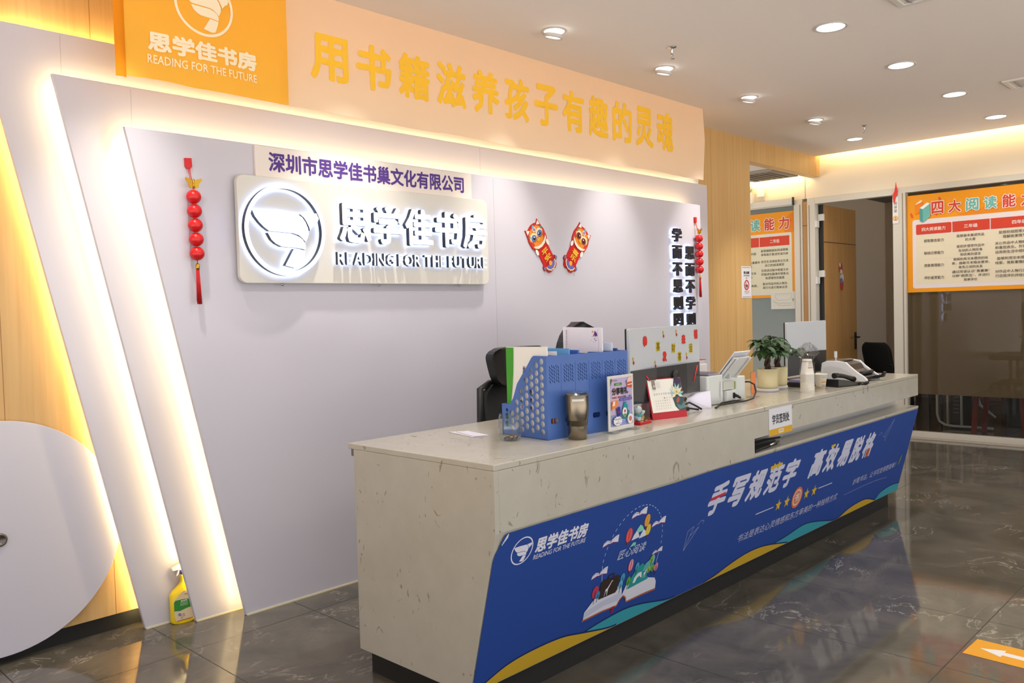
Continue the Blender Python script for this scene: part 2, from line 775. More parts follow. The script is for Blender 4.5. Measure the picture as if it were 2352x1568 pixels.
def strip(bm, p, q, w, n):
    """a flat ribbon from p to q, width vector w, facing n"""
    p, q, w = Vector(p), Vector(q), Vector(w)
    vs = [bm.verts.new(x) for x in (p, q, q + w, p + w)]
    f = bm.faces.new(vs)
    f.normal_update()
    if f.normal.dot(Vector(n)) < 0:
        f.normal_flip()

t = thing('cove_light_strip', 'warm cove light strip above the poster wall, along the ceiling edge', 'light strip', (7.415, -4, 2.88))
bm = B(); box(bm, 7.40, 7.415, -8, 0, H + .04, H + .075); obj('channel', bm, WHITE, t)
bm = B(); strip(bm, (7.416, -8, H + .035), (7.416, -.02, H + .035), (0, 0, .02), (1, 0, 0)); led('diffuser', bm, t, k=.62)
t = thing('cove_light_strip', 'warm cove light strip over the corridor, behind the wooden header', 'light strip', (7.40, .6, 2.7))
bm = B(); box(bm, 7.385, 7.40, .12, 3.2, 2.70, 2.735); obj('channel', bm, WHITE, t)
bm = B(); strip(bm, (7.401, .12, 2.69), (7.401, 3.2, 2.69), (0, 0, .02), (1, 0, 0)); led('diffuser', bm, t, k=.8)

# the far partition: frames, glass, door
def glass_bay(name, y0, y1, posts, z0=.05, z1=2.375, parent=None):
    bm = B()
    box(bm, XF - .02, XF + .07, y0, y1, z1, 2.43)
    box(bm, XF - .02, XF + .07, y0, y1, 0, z0)
    for a, b in posts:
        box(bm, XF - .02, XF + .07, a, b, z0, z1)
        box(bm, XF - .024, XF - .02, a + .02, a + .026, z0, z1, 1)
    fr = struct(name, bm, [FRAME, M('frame_groove', (130, 120, 104), .6)])
    return fr

w1 = glass_bay('window_1', .19, 2.4, [(.19, .28)])
bm = B(); box(bm, XF + .02, XF + .03, .28, 2.4, .05, 2.375); obj('pane', bm, GLASS, w1)
bm = B(); box(bm, XF + .031, XF + .033, .28, 2.4, .05, 2.375)
obj('frosted_film', bm, M('blue_grey_film', (136, 160, 172), .5), w1)
bm = B(); box(bm, XF - .05, XF - .02, .285, 2.4, 2.385, 2.45); box(bm, XF - .052, XF - .018, .275, .285, 2.375, 2.46, 1)
obj('blind_case', bm, [M('blind_case_grey', (206, 204, 196), .4), BLACKP], w1)
bm = B(); box(bm, XF - .01, XF + .06, .135, .19, 0, 2.40); box(bm, XF - .011, XF - .01, .135, .19, 2.145, 2.15, 1)
struct('trim_3', bm, [DOORWOOD, DARK])
w2 = glass_bay('window_2', -8, -.73, [(-.85, -.735), (-4.2, -4.1)])
bm = B(); box(bm, XF + .02, XF + .03, -8, -.85, .05, 2.375); obj('pane', bm, GLASS, w2)
bm = B(); box(bm, XF + .032, XF + .036, -8, -.85, .415, 2.343); obj('frosted_film', bm, frosted_mat(), w2)

bm = B()
box(bm, XF - .02, XF + .07, .052, .135, 0, 2.43)
box(bm, XF - .02, XF + .07, -.73, .052, 2.365, 2.43)
box(bm, XF - .024, XF - .02, .11, .116, 0, 2.36, 1)
d1 = struct('door_1', bm, [FRAME, M('frame_groove', (130, 120, 104), .6)], bevel=.004)
bm = B(); box(bm, 7.60, 8.45, -.002, .04, .01, 2.355); box(bm, 7.6, 8.45, -.0035, -.002, 1.965, 1.972, 1)
leaf = obj('door_leaf', bm, [DOORWOOD, DARK], d1)
bm = B(); box(bm, XF + .07, 7.60, .0, .052, .01, 2.36); obj('hinge_gap_dark', bm, BLACKP, d1)  # black box standing in for the shaded gap beside the hinges
for z in (2.19, 1.60):
    bm = B(); box(bm, XF + .045, XF + .075, -.012, .05, z, z + .07); box(bm, XF - .021, XF + .05, .034, .052, z - .07, z)
    obj('hinge', bm, WPLAS, d1, bevel=.003)
bm = B(); tube(bm, [(8.40, -.002, .935), (8.40, -.05, .935), (8.27, -.055, .93)], .009); box(bm, 8.375, 8.425, -.008, -.001, .80, .99)
obj('handle', bm, BLACKP, leaf)

# ================================================================== backdrop of three stacked panels
def panel(name, label, pts, y, edge, top, k, seams, zlow=.01):
    t = thing(name, label, 'wall panel', (pts[0][0], y + .02, 0))
    bm = B()
    prism(bm, [Vector((a, y, b)) for a, b in pts], (0, .02, 0))
    obj('board', bm, PANEL, t, bevel=.0015)
    bm = B(); box(bm, pts[1][0] + .002, pts[2][0], y - .004, y - .0004, .0, .007); obj('sealant_line', bm, M('sealant_cream', (232, 220, 186), .5), t)
    bm = B()
    for x in seams:
        box(bm, x, x + .003, y - .0006, y + .0002, zlow, top[0][1] - .01)
    if seams:
        obj('joint_line', bm, M('joint_grey', (186, 180, 186), .6), t)
    else:
        bm.free()
    # light ribbon fixed behind the slanted edge and the top edge, facing the board behind
    bm = B()
    (ax, az), (bx, bz) = edge
    i = .022
    strip(bm, (ax + i, y + .0225, az + .02), (bx + i, y + .0225, bz - i), (.012, 0, 0), (0, 1, 0))
    led('light_strip', bm, t, k=k * .50)
    bm = B()
    (cx, cz), (dx, dz) = top
    strip(bm, (cx + i, y + .0225, cz - i), (dx - .05, y + .0225, dz - i), (0, 0, -.012), (0, 1, 0))
    led('light_strip', bm, t, k=k * (1.1 if y > -.1 else .48))
    return t

Y1, Y2, Y3 = -.080, -.168, -.272
panel('backdrop_panel', 'rearmost lilac slanted wall panel with a glowing edge beside the wooden wall',
      [(-.13, 2.497), (.4075, .001), (5.0, .001), (5.0, 2.497)], Y1, ((.4075, .004), (-.13, 2.497)), ((-.13, 2.497), (5.0, 2.497)), 1.0, [.17], 2.29)
panel('backdrop_panel', 'middle lilac slanted wall panel with lit edge, layered between the other two',
      [(.107, 2.305), (.593, .001), (4.98, .001), (4.98, 2.305)], Y2, ((.593, .004), (.107, 2.305)), ((.107, 2.305), (4.98, 2.305)), 1.0, [.405, 2.42], 2.10)
panel('backdrop_panel', 'frontmost and largest lilac wall panel that carries the glowing shop sign',
      [(.334, 2.115), (.777, .001), (4.697, .001), (4.697, 2.115)], Y3, ((.777, .004), (.334, 2.115)), ((.334, 2.115), (4.697, 2.115)), 1.0, [2.42])

# big round board
t = thing('round_board', 'large round lilac board leaning low against the wooden wall', 'wall board', (-.12, -.014, .03))
bm = B(); prism(bm, [Vector((-.12 + .463 * math.cos(a), -.028, .496 + .463 * math.sin(a))) for a in (2 * math.pi * k / 96 for k in range(96))], (0, .015, 0))
obj('disc', bm, PANEL, t, bevel=.002)
bm = B(); lathe(bm, [(0, 0), (.026, 0), (.026, .008), (.018, .012), (.016, .006), (0, .006)], 28)
bmesh.ops.rotate(bm, verts=bm.verts, cent=(0, 0, 0), matrix=Matrix.Rotation(math.radians(90), 3, 'X'))
bmesh.ops.translate(bm, verts=bm.verts, vec=(-.115, -.0283, .496))
obj('socket_cover', bm, M('dull_steel', (120, 112, 106), .35, .8), t)['label'] = 'small grey round metal cap'
bm = B(); box(bm, -.2, -.05, -.0125, -.0005, .3, .7); obj('spacer', bm, WOOD, t)

# ================================================================== banner and flag
def cloth(bm, x0, x1, z0, z1, y, fn, nx=60, nz=24, zb=None):
    V = []
    for i in range(nx + 1):
        row = []
        for j in range(nz + 1):
            a, b = i / nx, j / nz
            x = x0 + (x1 - x0) * a
            lo = z0 + (zb(a) if zb else 0)
            z = lo + (z1 - lo) * b
            row.append(bm.verts.new((x, y + fn(a, b), z)))
        V.append(row)
    for i in range(nx):
        for j in range(nz):
            f = bm.faces.new((V[i][j], V[i + 1][j], V[i + 1][j + 1], V[i][j + 1]))
            f.smooth = True

YB = -.33
def bwave(a, b):
    return (1 - b) * (.004 * math.sin(a * 31) + .003 * math.sin(a * 57 + 1)) - (.02 * max(0, a - .985) / .015) * (1 - abs(b - .55) * 1.6)
t = thing('banner', 'long cream cloth banner with orange slogan hanging along the ceiling', 'banner', (2.85, YB, 2.297))
bm = B(); cloth(bm, 1.0, 4.655, 2.297, H - .001, YB, bwave, 140, 16, lambda a: .004 * math.sin(a * 25))
obj('fabric', bm, cloth_mat('banner_cloth', (250, 230, 204), .45), t, fix=False)
ORANGE = (250, 178, 52)
cv = Canvas((1.0, YB, 2.297), (1, 0, 0), (0, 0, 1), off=.0035, warp=lambda u, v: -bwave(u / 3.655, v / .543))
slog = '用书籍滋养孩子有趣的灵魂'
bx = 1.0
for k, ch in enumerate(slog):
    x0 = .175 + k * .2597
    cv.text(ch, x0, .150 + k * .0006, x0 + .213, .368 + k * .0072 * .9, M('slogan_orange', (255, 200, 66), .9, 0, 0), bold=.03, layer=False)
cv.build('slogan_lettering', t)

FY = -.352
def fwave(a, b):
    return .006 * math.sin(a * 9 + b * 2) * (1 - b * .4) + .004 * math.sin(b * 12 + a * 5) * (1 - a)
t = thing('flag', 'orange cloth flag with white bird emblem at the start of the long banner', 'flag', (.66, FY, 2.29))
bm = B(); cloth(bm, .315, 1.04, 2.295, H - .001, FY, fwave, 60, 24, lambda a: .016 * math.sin(min(a * 2.6, 1.0) * math.pi) * .55)
obj('fabric', bm, cloth_mat('flag_cloth', (255, 202, 84), .45), t, fix=False)
bm = B(); cloth(bm, .277, .318, 2.288, H - .001, FY - .002, lambda a, b: -.006 * math.sin(a * math.pi), 8, 20)
obj('hem_sleeve', bm, cloth_mat('flag_hem', (236, 150, 40), .3), t, fix=False)
cv = Canvas((.315, FY, 2.295), (1, 0, 0), (0, 0, 1), off=.0035, warp=lambda u, v: -fwave(u / .725, v / .545))
FW = M('flag_print', (255, 240, 206), .9, 0, 0)
emblem(cv, .335, .352, .130, FW, ringw=.085)
cv.text('思学佳书房', .092, .118, .570, .198, FW, bold=.045)
cv.text('READING FOR THE FUTURE', .090, .070, .568, .104, FW, bold=.008)
cv.build('emblem_print', t)

# ================================================================== signs on the front panel
t = thing('name_plate', 'cream name plate with purple characters above the glowing sign', 'sign', (1.565, Y3, 1.95))
bm = B(); box(bm, .897, 2.232, -.288, Y3 - .0003, 1.93, 2.109); obj('board', bm, M('sign_cream', (236, 226, 218), .5), t, bevel=.002)
cv = Canvas((.897, -.288, 1.93), (1, 0, 0), (0, 0, 1), off=.0008)
cv.text('深圳市思学佳书巢文化有限公司', .065, .066, 1.275, .157, (86, 58, 140), bold=.03)
cv.build('lettering', t)

SB = -.314
t = thing('sign_board', 'white rounded sign board with glowing bird emblem and raised backlit letters', 'sign', (1.56, Y3, 1.487))
bm = B(); prism(bm, [Vector((a, SB, b)) for a, b in rounded(.788, 2.326, 1.487, 1.966, .035)], (0, .026, 0))
obj('board', bm, M('sign_board_white', (222, 218, 208), .5), t, bevel=.003)
FACE = emit('letter_face_light', (.97, .98, 1.0), 1.7)
BACK = emit('letter_back_light', (.40, .54, 1.0), 8.0)
SIDE = M('letter_side_dark', (26, 30, 40), .4)

def raised(name, parent, vs_fs, x0, x1, z0, z1, yf, yb, face, side, back, glow_inset=.0):
    """letters standing off the board: bright face, dark sides, light behind"""
    bm = B()
    vs, fs = vs_fs
    vs = [(*v, 0) if len(v) == 2 else v for v in vs]
    n0 = [bm.verts.new((x0 + a * (x1 - x0), yf - k * 4e-5, z0 + b * (z1 - z0))) for a, b, k in vs]
    n1 = [bm.verts.new((x0 + a * (x1 - x0), yb + k * 4e-5, z0 + b * (z1 - z0))) for a, b, k in vs]
    cnt = {}
    for f in fs:
        try:
            bm.faces.new([n0[i] for i in f]).material_index = 0
            bm.faces.new([n1[i] for i in reversed(f)]).material_index = 2
        except ValueError:
            continue
        for a, b in zip(f, f[1:] + f[:1]):
            cnt[(a, b)] = 1
    for a, b in list(cnt):
        if (b, a) not in cnt:
            try:
                bm.faces.new((n0[b], n0[a], n1[a], n1[b])).material_index = 1
            except ValueError:
                pass
    return obj(name, bm, [face, side, back], parent, fix=False)

YF, YBK = -.352, -.327
ex, ez, er = 1.003, 1.726, .207
nn = 72
ring_vs = [(.5 + .5 * r * math.cos(2 * math.pi * k / nn), .5 + .5 * r * math.sin(2 * math.pi * k / nn)) for k in range(nn) for r in (.905, 1.0)]
ring_fs = [(2 * k, 2 * k + 1, (2 * k + 3) % (2 * nn), (2 * k + 2) % (2 * nn)) for k in range(nn)]
raised('emblem_ring', t, (ring_vs, ring_fs), ex - er, ex + er, ez - er, ez + er, YF, YBK, FACE, SIDE, BACK)
for pts in BIRD:
    raised('emblem_feather', t, ([(.5 + .5 * a * .985, .5 + .5 * b) for a, b in pts], [tuple(range(len(pts)))]), ex - er, ex + er, ez - er, ez + er, YF, YBK, FACE, SIDE, BACK)
cx = 1.29
for ch in '思学佳书房':
    vs, fs, asp = text_mesh(ch, .030)
    raised('raised_character', t, (vs, fs), cx, cx + .188, 1.684, 1.874, YF, YBK, FACE, SIDE, BACK)
    cx += .2015
SFACE, SBACK = emit('small_letter_face_light', (.95, .97, 1.0), 1.1), emit('small_letter_back_light', (.40, .54, 1.0), 5.5)
tot = sum(.3 if c == ' ' else text_mesh(c, .015)[2] + .16 for c in 'READING FOR THE FUTURE') - .16
px_ = 1.279
for c in 'READING FOR THE FUTURE':
    if c == ' ':
        px_ += .3 / tot * 1.003
        continue
    vs, fs, asp = text_mesh(c, .015)
    w_ = asp / tot * 1.003
    raised('raised_letter', t, (vs, fs), px_, px_ + w_, 1.577, 1.638, YF + .007, YBK, SFACE, SIDE, SBACK)
    px_ += w_ + .16 / tot * 1.003
for x in (1.0, 1.55, 2.1):
    bm = B()
    lathe(bm, [(0, 0), (.006, 0), (.006, .012), (0, .012)], 10, (x, SB + .012, 1.476))
    obj('fixing_screw', bm, CHROME, t)

# the two columns of dark characters
DK = M('dark_character_face', (30, 32, 36), .45)
HALO = emit('character_back_light', (.48, .62, 1.0), 9.0)
names1 = ['xue', 'er', 'bu', 'si', 'ze', 'wang']
for col, (xc, ztop, chars, first, words) in enumerate((
        (4.325, 1.914, '学而不思则罔', 'first', ['topmost', 'second', 'third', 'fourth', 'fifth', 'lowest']),
        (4.497, 1.786, '思而不学则殆', 'second', ['topmost', 'second', 'third', 'fourth', 'fifth', 'lowest']))):
    for k, ch in enumerate(chars):
        z1 = ztop - k * .1265
        where = 'in the column nearer the sign' if col == 0 else 'in the column beside the red lantern string'
        t = thing('wall_character', '%s dark backlit character %s' % (words[k], where), 'wall lettering', (xc, Y3, z1 - .095), 'backlit proverb characters on the panel')
        vs, fs, asp = text_mesh(ch, .035)
        raised('character_body', t, (vs, fs), xc - .059, xc + .059, z1 - .1, z1, Y3 - .030, Y3 - .013, DK, DK, HALO)
        bm = B(); box(bm, xc - .004, xc + .004, Y3 - .014, Y3 - .0003, z1 - .055, z1 - .047); obj('standoff', bm, CHROME, t)

# ================================================================== hanging red lantern strings
def lantern(loc, label):
    x, y, z = loc           # z: top of the tag
    t = thing('lantern_string', label, 'hanging ornament', (x, y, z - .62), 'red lantern strings on the backdrop')
    bm = B(); prism(bm, [Vector((x - .018 + a, y + .020, z + b)) for a, b in ((0, 0), (.028, .002), (.030, -.034), (.020, -.044), (.008, -.044), (.001, -.034))], (0, .0118, 0)); obj('hanger_tab', bm, RED, t)
    bm = B()
    for s in (-1, 1):
        tube(bm, [(x - .004 + s * .003, y + .021, z - .04), (x + s * .003, y + .012, z - .09), (x + .001, y, z - .125), (x + .003, y, z - .15), (x + .008, y, z - .46)], .0016, 6)
    obj('cord', bm, RED, t)
    bm = B()
    for s in (-1, 1):
        for pts in ([(0, .0), (.034, .014), (.036, .004), (.022, -.012), (0, -.006)], [(0, -.006), (.022, -.012), (.021, -.026), (.010, -.030), (0, -.022)]):
            prism(bm, [Vector((x + .003 + s * a, y - .004 - a * .12, z - .098 + b)) for a, b in pts], (0, .006, 0))
    tube(bm, [(x + .003, y - .006, z - .092), (x + .003, y - .006, z - .132)], [.004, .003], 8)
    obj('butterfly_charm', bm, GOLD, t)
    for k in range(5):
        zz = z - .164 - k * .0597
        xx = x + .003 + k * .0012
        bm = B(); ball(bm, (xx, y, zz), .0305, .0305, .0297, 24, 14); obj('lantern_ball', bm, RED, t)
        bm = B(); ball(bm, (xx, y, zz + .0305), .0034, u=8, v=6); obj('bead', bm, GOLD, t)
    bm = B(); lathe(bm, [(0, .0), (.008, 0), (.0085, .01), (.008, .022), (.003, .026), (0, .026)], 14, (x + .008, y, z - .470)); obj('tassel_cap', bm, GOLD, t)
    bm = B()
    for k in range(26):
        a = k * 2.4; rr = .009 * math.sqrt(k / 26)
        dx, dy = rr * math.cos(a), rr * math.sin(a)
        tube(bm, [(x + .008 + dx * .7, y + dy * .7, z - .470), (x + .009 + dx, y + dy, z - .54), (x + .010 + dx * 1.3, y + dy * 1.1, z - .612 + random.uniform(-.006, .008))], .0016, 5)
    obj('tassel', bm, M('red_thread', (196, 22, 28), .7), t)
    return t

lantern((.592, Y3 - .032, 2.014), 'string of five red lantern balls with tassel beside the glowing edge')
lantern((4.615, Y3 - .032, 2.014), 'string of five red lantern balls with tassel beside the dark characters')

# ================================================================== paper lion stickers
def lion(cx, cz, rot, flip, label, eye, txt):
    t = thing('lion_decal', label, 'wall decoration', (cx, Y3, cz - .16), 'paper lions on the backdrop')
    ca, sa = math.cos(rot), math.sin(rot)
    f = -1 if flip else 1
    def T(a, b):
        a *= f * 1.18
        b *= 1.04
        return (cx + a * ca - b * sa, cz + a * sa + b * ca)
    out = [(-.062, .125), (-.058, .165), (-.040, .150), (-.022, .158), (0, .162), (.022, .158), (.040, .150), (.058, .165), (.062, .125), (.070, .085), (.066, .045), (.056, .02), (.047, .005), (.047, -.085), (.060, -.095), (.062, -.118), (.048, -.128), (.040, -.150), (.022, -.160), (.002, -.152), (-.018, -.160), (-.038, -.150), (-.048, -.128), (-.062, -.118), (-.060, -.095), (-.047, -.085), (-.047, .005), (-.056, .02), (-.066, .045), (-.070, .085)]
    bm = B(); prism(bm, [Vector((*[T(a, b)[0]], Y3 - .006, T(a, b)[1])) for a, b in out], (0, .0055, 0)); obj('backing_card', bm, M('card_red', (190, 28, 30), .5), t)
    cv = Canvas((0, Y3 - .006, 0), (1, 0, 0), (0, 0, 1), off=.0005, eps=.0002)
    def P(pts, c): cv.poly([T(a, b) for a, b in pts], c)
    def E_(a, b, rx, ry, c, n=18): P([(a + rx * math.cos(2 * math.pi * k / n), b + ry * math.sin(2 * math.pi * k / n)) for k in range(n)], c)
    P([(-.043, .0), (.043, .0), (.043, -.09), (-.043, -.09)], (212, 32, 34))
    E_(0, .085, .060, .062, (232, 140, 44))
    for s in (-1, 1):
        P([(s * .056, .128), (s * .053, .157), (s * .030, .142)], (250, 236, 214))
        E_(s * .054, .055, .012, .03, (208, 60, 40))
        E_(s * .026, .092, .027, .027, (250, 226, 190))
        E_(s * .026, .085, .021, .021, (120, 60, 40))
        E_(s * .026, .086, .018, .018, eye)
        E_(s * .024, .084, .010, .010, (40, 26, 26))
        E_(s * .020, .090, .004, .004, (255, 255, 255))
        E_(s * .050, .005, .010, .020, (248, 238, 226))
        E_(s * .052, .110, .008, .008, (90, 150, 120))
    E_(0, .128, .014, .014, (246, 232, 214)); E_(0, .128, .009, .010, (150, 120, 160))
    E_(0, .148, .009, .009, (110, 170, 200))
    E_(0, .062, .013, .010, (224, 172, 60))
    P([(-.058, .052), (-.03, .034), (0, .028), (.03, .034), (.058, .052), (.052, .034), (.03, .016), (0, .010), (-.03, .016), (-.052, .034)], (238, 228, 206))
    for rx, c in ((.044, (238, 206, 160)), (.036, (90, 110, 190)), (.026, (130, 100, 180))):
        P([(rx * math.cos(math.pi + math.pi * k / 14), -.108 + rx * (1.0 + .1 * math.cos(k * 2.6)) * math.sin(math.pi + math.pi * k / 14)) for k in range(15)], c)
    E_(0, -.108, .013, .015, (236, 170, 60))
    for s in (-1, 1):
        E_(s * .055, -.108, .008, .011, (110, 130, 170))
    i = cv.mi((240, 190, 60))
    for k, ch in enumerate(txt):
        vs, fs, asp = text_mesh(ch, .03)
        bv = []
        for a, b, k_ in vs:
            p = T(f * (-.027 + .054 * a), -.006 - .04 * k - .038 + .036 * b)
            bv.append(cv.bm.verts.new(cv.pt(*p, k_)))
        for q in fs:
            try:
                cv.bm.faces.new([bv[z] for z in q]).material_index = i
            except ValueError:
                pass
    cv.build('lion_print', t)

lion(2.832, 1.716, math.radians(36), False, 'paper lion with blue eyes on a red scroll, nearer the glowing sign', (90, 130, 190), '平安')
lion(3.160, 1.718, math.radians(-36), True, 'paper lion with brown eyes on a red scroll, nearer the dark characters', (120, 46, 40), '喜乐')

# ================================================================== reception counter
XA, XZ = .7458, 4.5596
YC, YK, YN = -1.906, -1.14, -1.7665
ct = thing('reception_counter', 'long speckled stone reception counter with a blue printed front', 'counter', (2.65, -1.5, 0))
bm = B(); box(bm, XA, XZ, YC, YK, ZC - .02, ZC); obj('countertop', bm, STONE, ct, bevel=.0025)
bm = B(); prism(bm, [Vector((XA + .0005, a, b)) for a, b in ((YC + .0005, ZC - .02), (YC + .0005, .644), (YN, .0989), (-1.175, .0989), (-1.175, ZC - .02))], (.02, 0, 0)); obj('end_panel', bm, STONE, ct, bevel=.0015)
bm = B(); prism(bm, [Vector((XZ - .02, a, b)) for a, b in ((YC + .02, .64), (YN + .02, .0989), (-1.175, .0989), (-1.175, .64))], (.0195, 0, 0)); obj('end_panel', bm, STONE, ct, bevel=.0015)
bm = B(); prism(bm, [Vector((a, YC + .0003, b)) for a, b in ((XA + .0205, ZC - .0203), (XA + .0205, .6445), (2.401, .6445), (2.401, .7263), (XZ - .0003, .7263), (XZ - .0003, ZC - .0203))], (0, .02, 0)); obj('front_apron', bm, STONE, ct, bevel=.001)
bm = B(); prism(bm, [Vector((XA + .021, a, b)) for a, b in ((YC + .003, .644), (YN, .0989), (YN + .02, .0989), (YC + .023, .644))], (XZ - XA - .0215, 0, 0)); obj('front_board', bm, STONE, ct)
bm = B(); box(bm, 2.4015, XZ, YC - .0005, -1.775, .6455, .6585); obj('ledge', bm, STONE, ct, bevel=.001)
bm = B(); box(bm, 2.4015, XZ - .004, -1.778, -1.76, .6585, .74); obj('recess_back', bm, M('recess_white', (216, 212, 204), .5), ct)
bm = B(); box(bm, .79, 4.515, -1.728, -1.186, 0, .0989); obj('kick_base', bm, DARK, ct)
bm = B(); box(bm, XA + .02, XZ - .02, -1.19, -1.175, .0989, ZC - .02); obj('rear_panel', bm, STONE, ct)
bm = B(); box(bm, XA + .003, XA + .018, -1.172, -1.158, ZC - .046, ZC - .02); obj('corner_bracket', bm, M('dull_grey', (110, 104, 108), .5), ct)

# the printed film on the sloping board
e = Vector((0, -.24459046, .96962648))
BLUE = (36, 72, 150)
film = Canvas((0, -1.768 - .0022, .100), (1, 0, 0), e, off=.0010, eps=.00003)
film.poly([(XA + .004, .004), (XA + .004, .47), (.755, .492), (.772, .523), (.786, .552), (.80, .5555), (.952, .556), (1.2, .5562), (1.75, .5535), (2.05, .5585), (2.4, .5565), (XZ - .003, .5565), (XZ - .003, .004)], BLUE)
YEL, TEAL, NAVY = (206, 166, 44), (58, 160, 172), (22, 44, 100)
def wave(pts, c):
    n = []
    for k in range(len(pts) - 1):
        p0 = pts[max(k - 1, 0)]; p1 = pts[k]; p2 = pts[k + 1]; p3 = pts[min(k + 2, len(pts) - 1)]
        for s_ in range(8):
            t_ = s_ / 8
            n.append(tuple(.5 * ((2 * b) + (-a + d) * t_ + (2 * a - 5 * b + 4 * d - f_) * t_ ** 2 + (-a + 3 * b - 3 * d + f_) * t_ ** 3) for a, b, d, f_ in zip(p0, p1, p2, p3)))
    n.append(pts[-1])
    x0, x1 = n[0][0], n[-1][0]
    n = [(a, max(b, .0045)) for a, b in n]
    film.poly([(a, b + .007) for a, b in n] + [(x1, .004), (x0, .004)], NAVY)
    film.poly(n + [(x1, .004), (x0, .004)], c)
wave([(1.29, .036), (1.397, .050), (1.548, .059), (1.674, .047), (1.85, .012), (1.93, .004)], TEAL)
wave([(.760, .004), (.807, .023), (.903, .054), (1.021, .066), (1.175, .063), (1.299, .040), (1.45, .010), (1.52, .004)], YEL)
wave([(2.80, .034), (2.954, .046), (3.137, .066), (3.30, .050), (3.523, .008), (3.58, .004)], TEAL)
wave([(2.16, .004), (2.26, .014), (2.365, .034), (2.50, .052), (2.63, .055), (2.76, .042), (2.92, .014), (2.98, .004)], YEL)
wave([(4.10, .004), (4.17, .012), (4.244, .045), (4.40, .060), (4.54, .052), (XZ - .004, .050)], TEAL)
wave([(3.56, .004), (3.631, .006), (3.752, .034), (3.90, .046), (4.014, .042), (4.12, .018), (4.17, .004)], YEL)
FWH = (226, 226, 236)
film.layer = 13
emblem(film, .881, .4765, .0475, FWH, asp=1.07, shear=.10)
film.text('思学佳书房', .945, .450, 1.215, .505, FWH, bold=.04, shear=.10)
film.text('READING FOR THE FUTURE', .943, .428, 1.214, .445, FWH, bold=.004, shear=.12)
def book(x0, x1, y, c=FWH):
    w = (x1 - x0) / 2; xm = x0 + w
    film.poly([(x0, y), (x0 + .12 * w, y + .30 * w), (x0 + .5 * w, y + .46 * w), (xm - .08 * w, y + .34 * w), (xm, y + .10 * w), (xm - .3 * w, y + .14 * w)], c)
    film.poly([(x1, y + .02 * w), (x1 - .02 * w, y + .66 * w), (x1 - .4 * w, y + .62 * w), (xm + .1 * w, y + .40 * w), (xm, y + .10 * w), (xm + .3 * w, y + .16 * w)], c)
    film.line([(x0 + .14 * w, y + .25 * w), (x0 + .5 * w, y + .36 * w), (xm - .1 * w, y + .26 * w)], .0016, BLUE)
    film.line([(x1 - .06 * w, y + .5 * w), (x1 - .4 * w, y + .48 * w), (xm + .12 * w, y + .28 * w)], .0012, (150, 160, 190))
    film.line([(x0, y - .002), (xm - .3 * w, y + .12 * w), (xm, y + .08 * w), (xm + .3 * w, y + .14 * w), (x1, y)], .0022, (190, 60, 90))
arc = [(1.374 , .20)] + [(1.54 - .19 * math.cos(a), .30 + .20 * math.sin(a)) for a in (math.pi * k / 50 for k in range(51))] + [(1.73, .27), (1.722, .22)]
film.line(arc, .0022, (206, 214, 236), dash=1)
for x0, x1, y in ((1.484, 1.580, .458), (1.637, 1.728, .390), (1.328, 1.422, .379), (1.680, 1.748, .262), (1.294, 1.387, .260)):
    book(x0, x1, y)
for cx_, cy_, w in ((1.556, .398, .030), (1.536, .375, .026), (1.585, .372, .026)):
    film.poly([(cx_ - w, cy_ - .012), (cx_ - .6 * w, cy_ + .008), (cx_ - .1 * w, cy_ + .022), (cx_ + .5 * w, cy_ + .012), (cx_ + w, cy_ - .008)], (222, 226, 236) if w == .026 else (140, 214, 190))
film.poly([(1.508, .336), (1.525, .352), (1.543, .350), (1.545, .338)], (130, 210, 180))
def balloon(cx_, cy_, rx, ry, c, c2):
    film.ell(cx_, cy_, rx, ry, c)
    film.ell(cx_, cy_, rx * .62, ry * .98, c2)
    film.ell(cx_, cy_, rx * .26, ry * .98, c)
    film.poly([(cx_ - rx * .4, cy_ - ry * .9), (cx_ + rx * .4, cy_ - ry * .9), (cx_ + rx * .15, cy_ - ry * 1.35), (cx_ - rx * .2, cy_ - ry * 1.35)], (120, 60, 50))
balloon(1.488, .390, .021, .030, (208, 70, 74), (226, 120, 116))
balloon(1.595, .428, .018, .027, (224, 150, 50), (240, 180, 80))
balloon(1.614, .386, .016, .024, (218, 184, 50), (240, 214, 100))
balloon(1.540, .254, .017, .026, (206, 90, 110), (230, 190, 200))
film.text('匠心阅读', 1.437, .299, 1.612, .337, (210, 220, 238), bold=-.004, shear=.3)
# the big open book with its paper forest
film.poly([(1.287, .100), (1.287, .130), (1.337, .170), (1.43, .176), (1.50, .186), (1.515, .135), (1.535, .178), (1.62, .182), (1.732, .150), (1.747, .130), (1.752, .098), (1.65, .100), (1.555, .098), (1.545, .118), (1.525, .130), (1.505, .118), (1.492, .100), (1.40, .104)], (222, 222, 230))
film.poly([(1.287, .104), (1.287, .130), (1.40, .148), (1.505, .150), (1.515, .135), (1.492, .118), (1.40, .122)], (200, 202, 222))
film.line([(1.281, .096), (1.40, .101), (1.492, .097), (1.505, .118), (1.525, .130), (1.545, .116), (1.552, .095), (1.66, .096), (1.753, .093)], .006, (196, 98, 50))
film.poly([(1.463, .100), (1.477, .102), (1.472, .074), (1.459, .073)], (170, 30, 44))
film.poly([(1.361, .160), (1.361, .226), (1.368, .237), (1.468, .234), (1.477, .226), (1.476, .170), (1.466, .160)], (56, 42, 36))
film.line([(1.402, .236), (1.402, .247), (1.436, .249), (1.436, .237)], .005, (50, 40, 36))
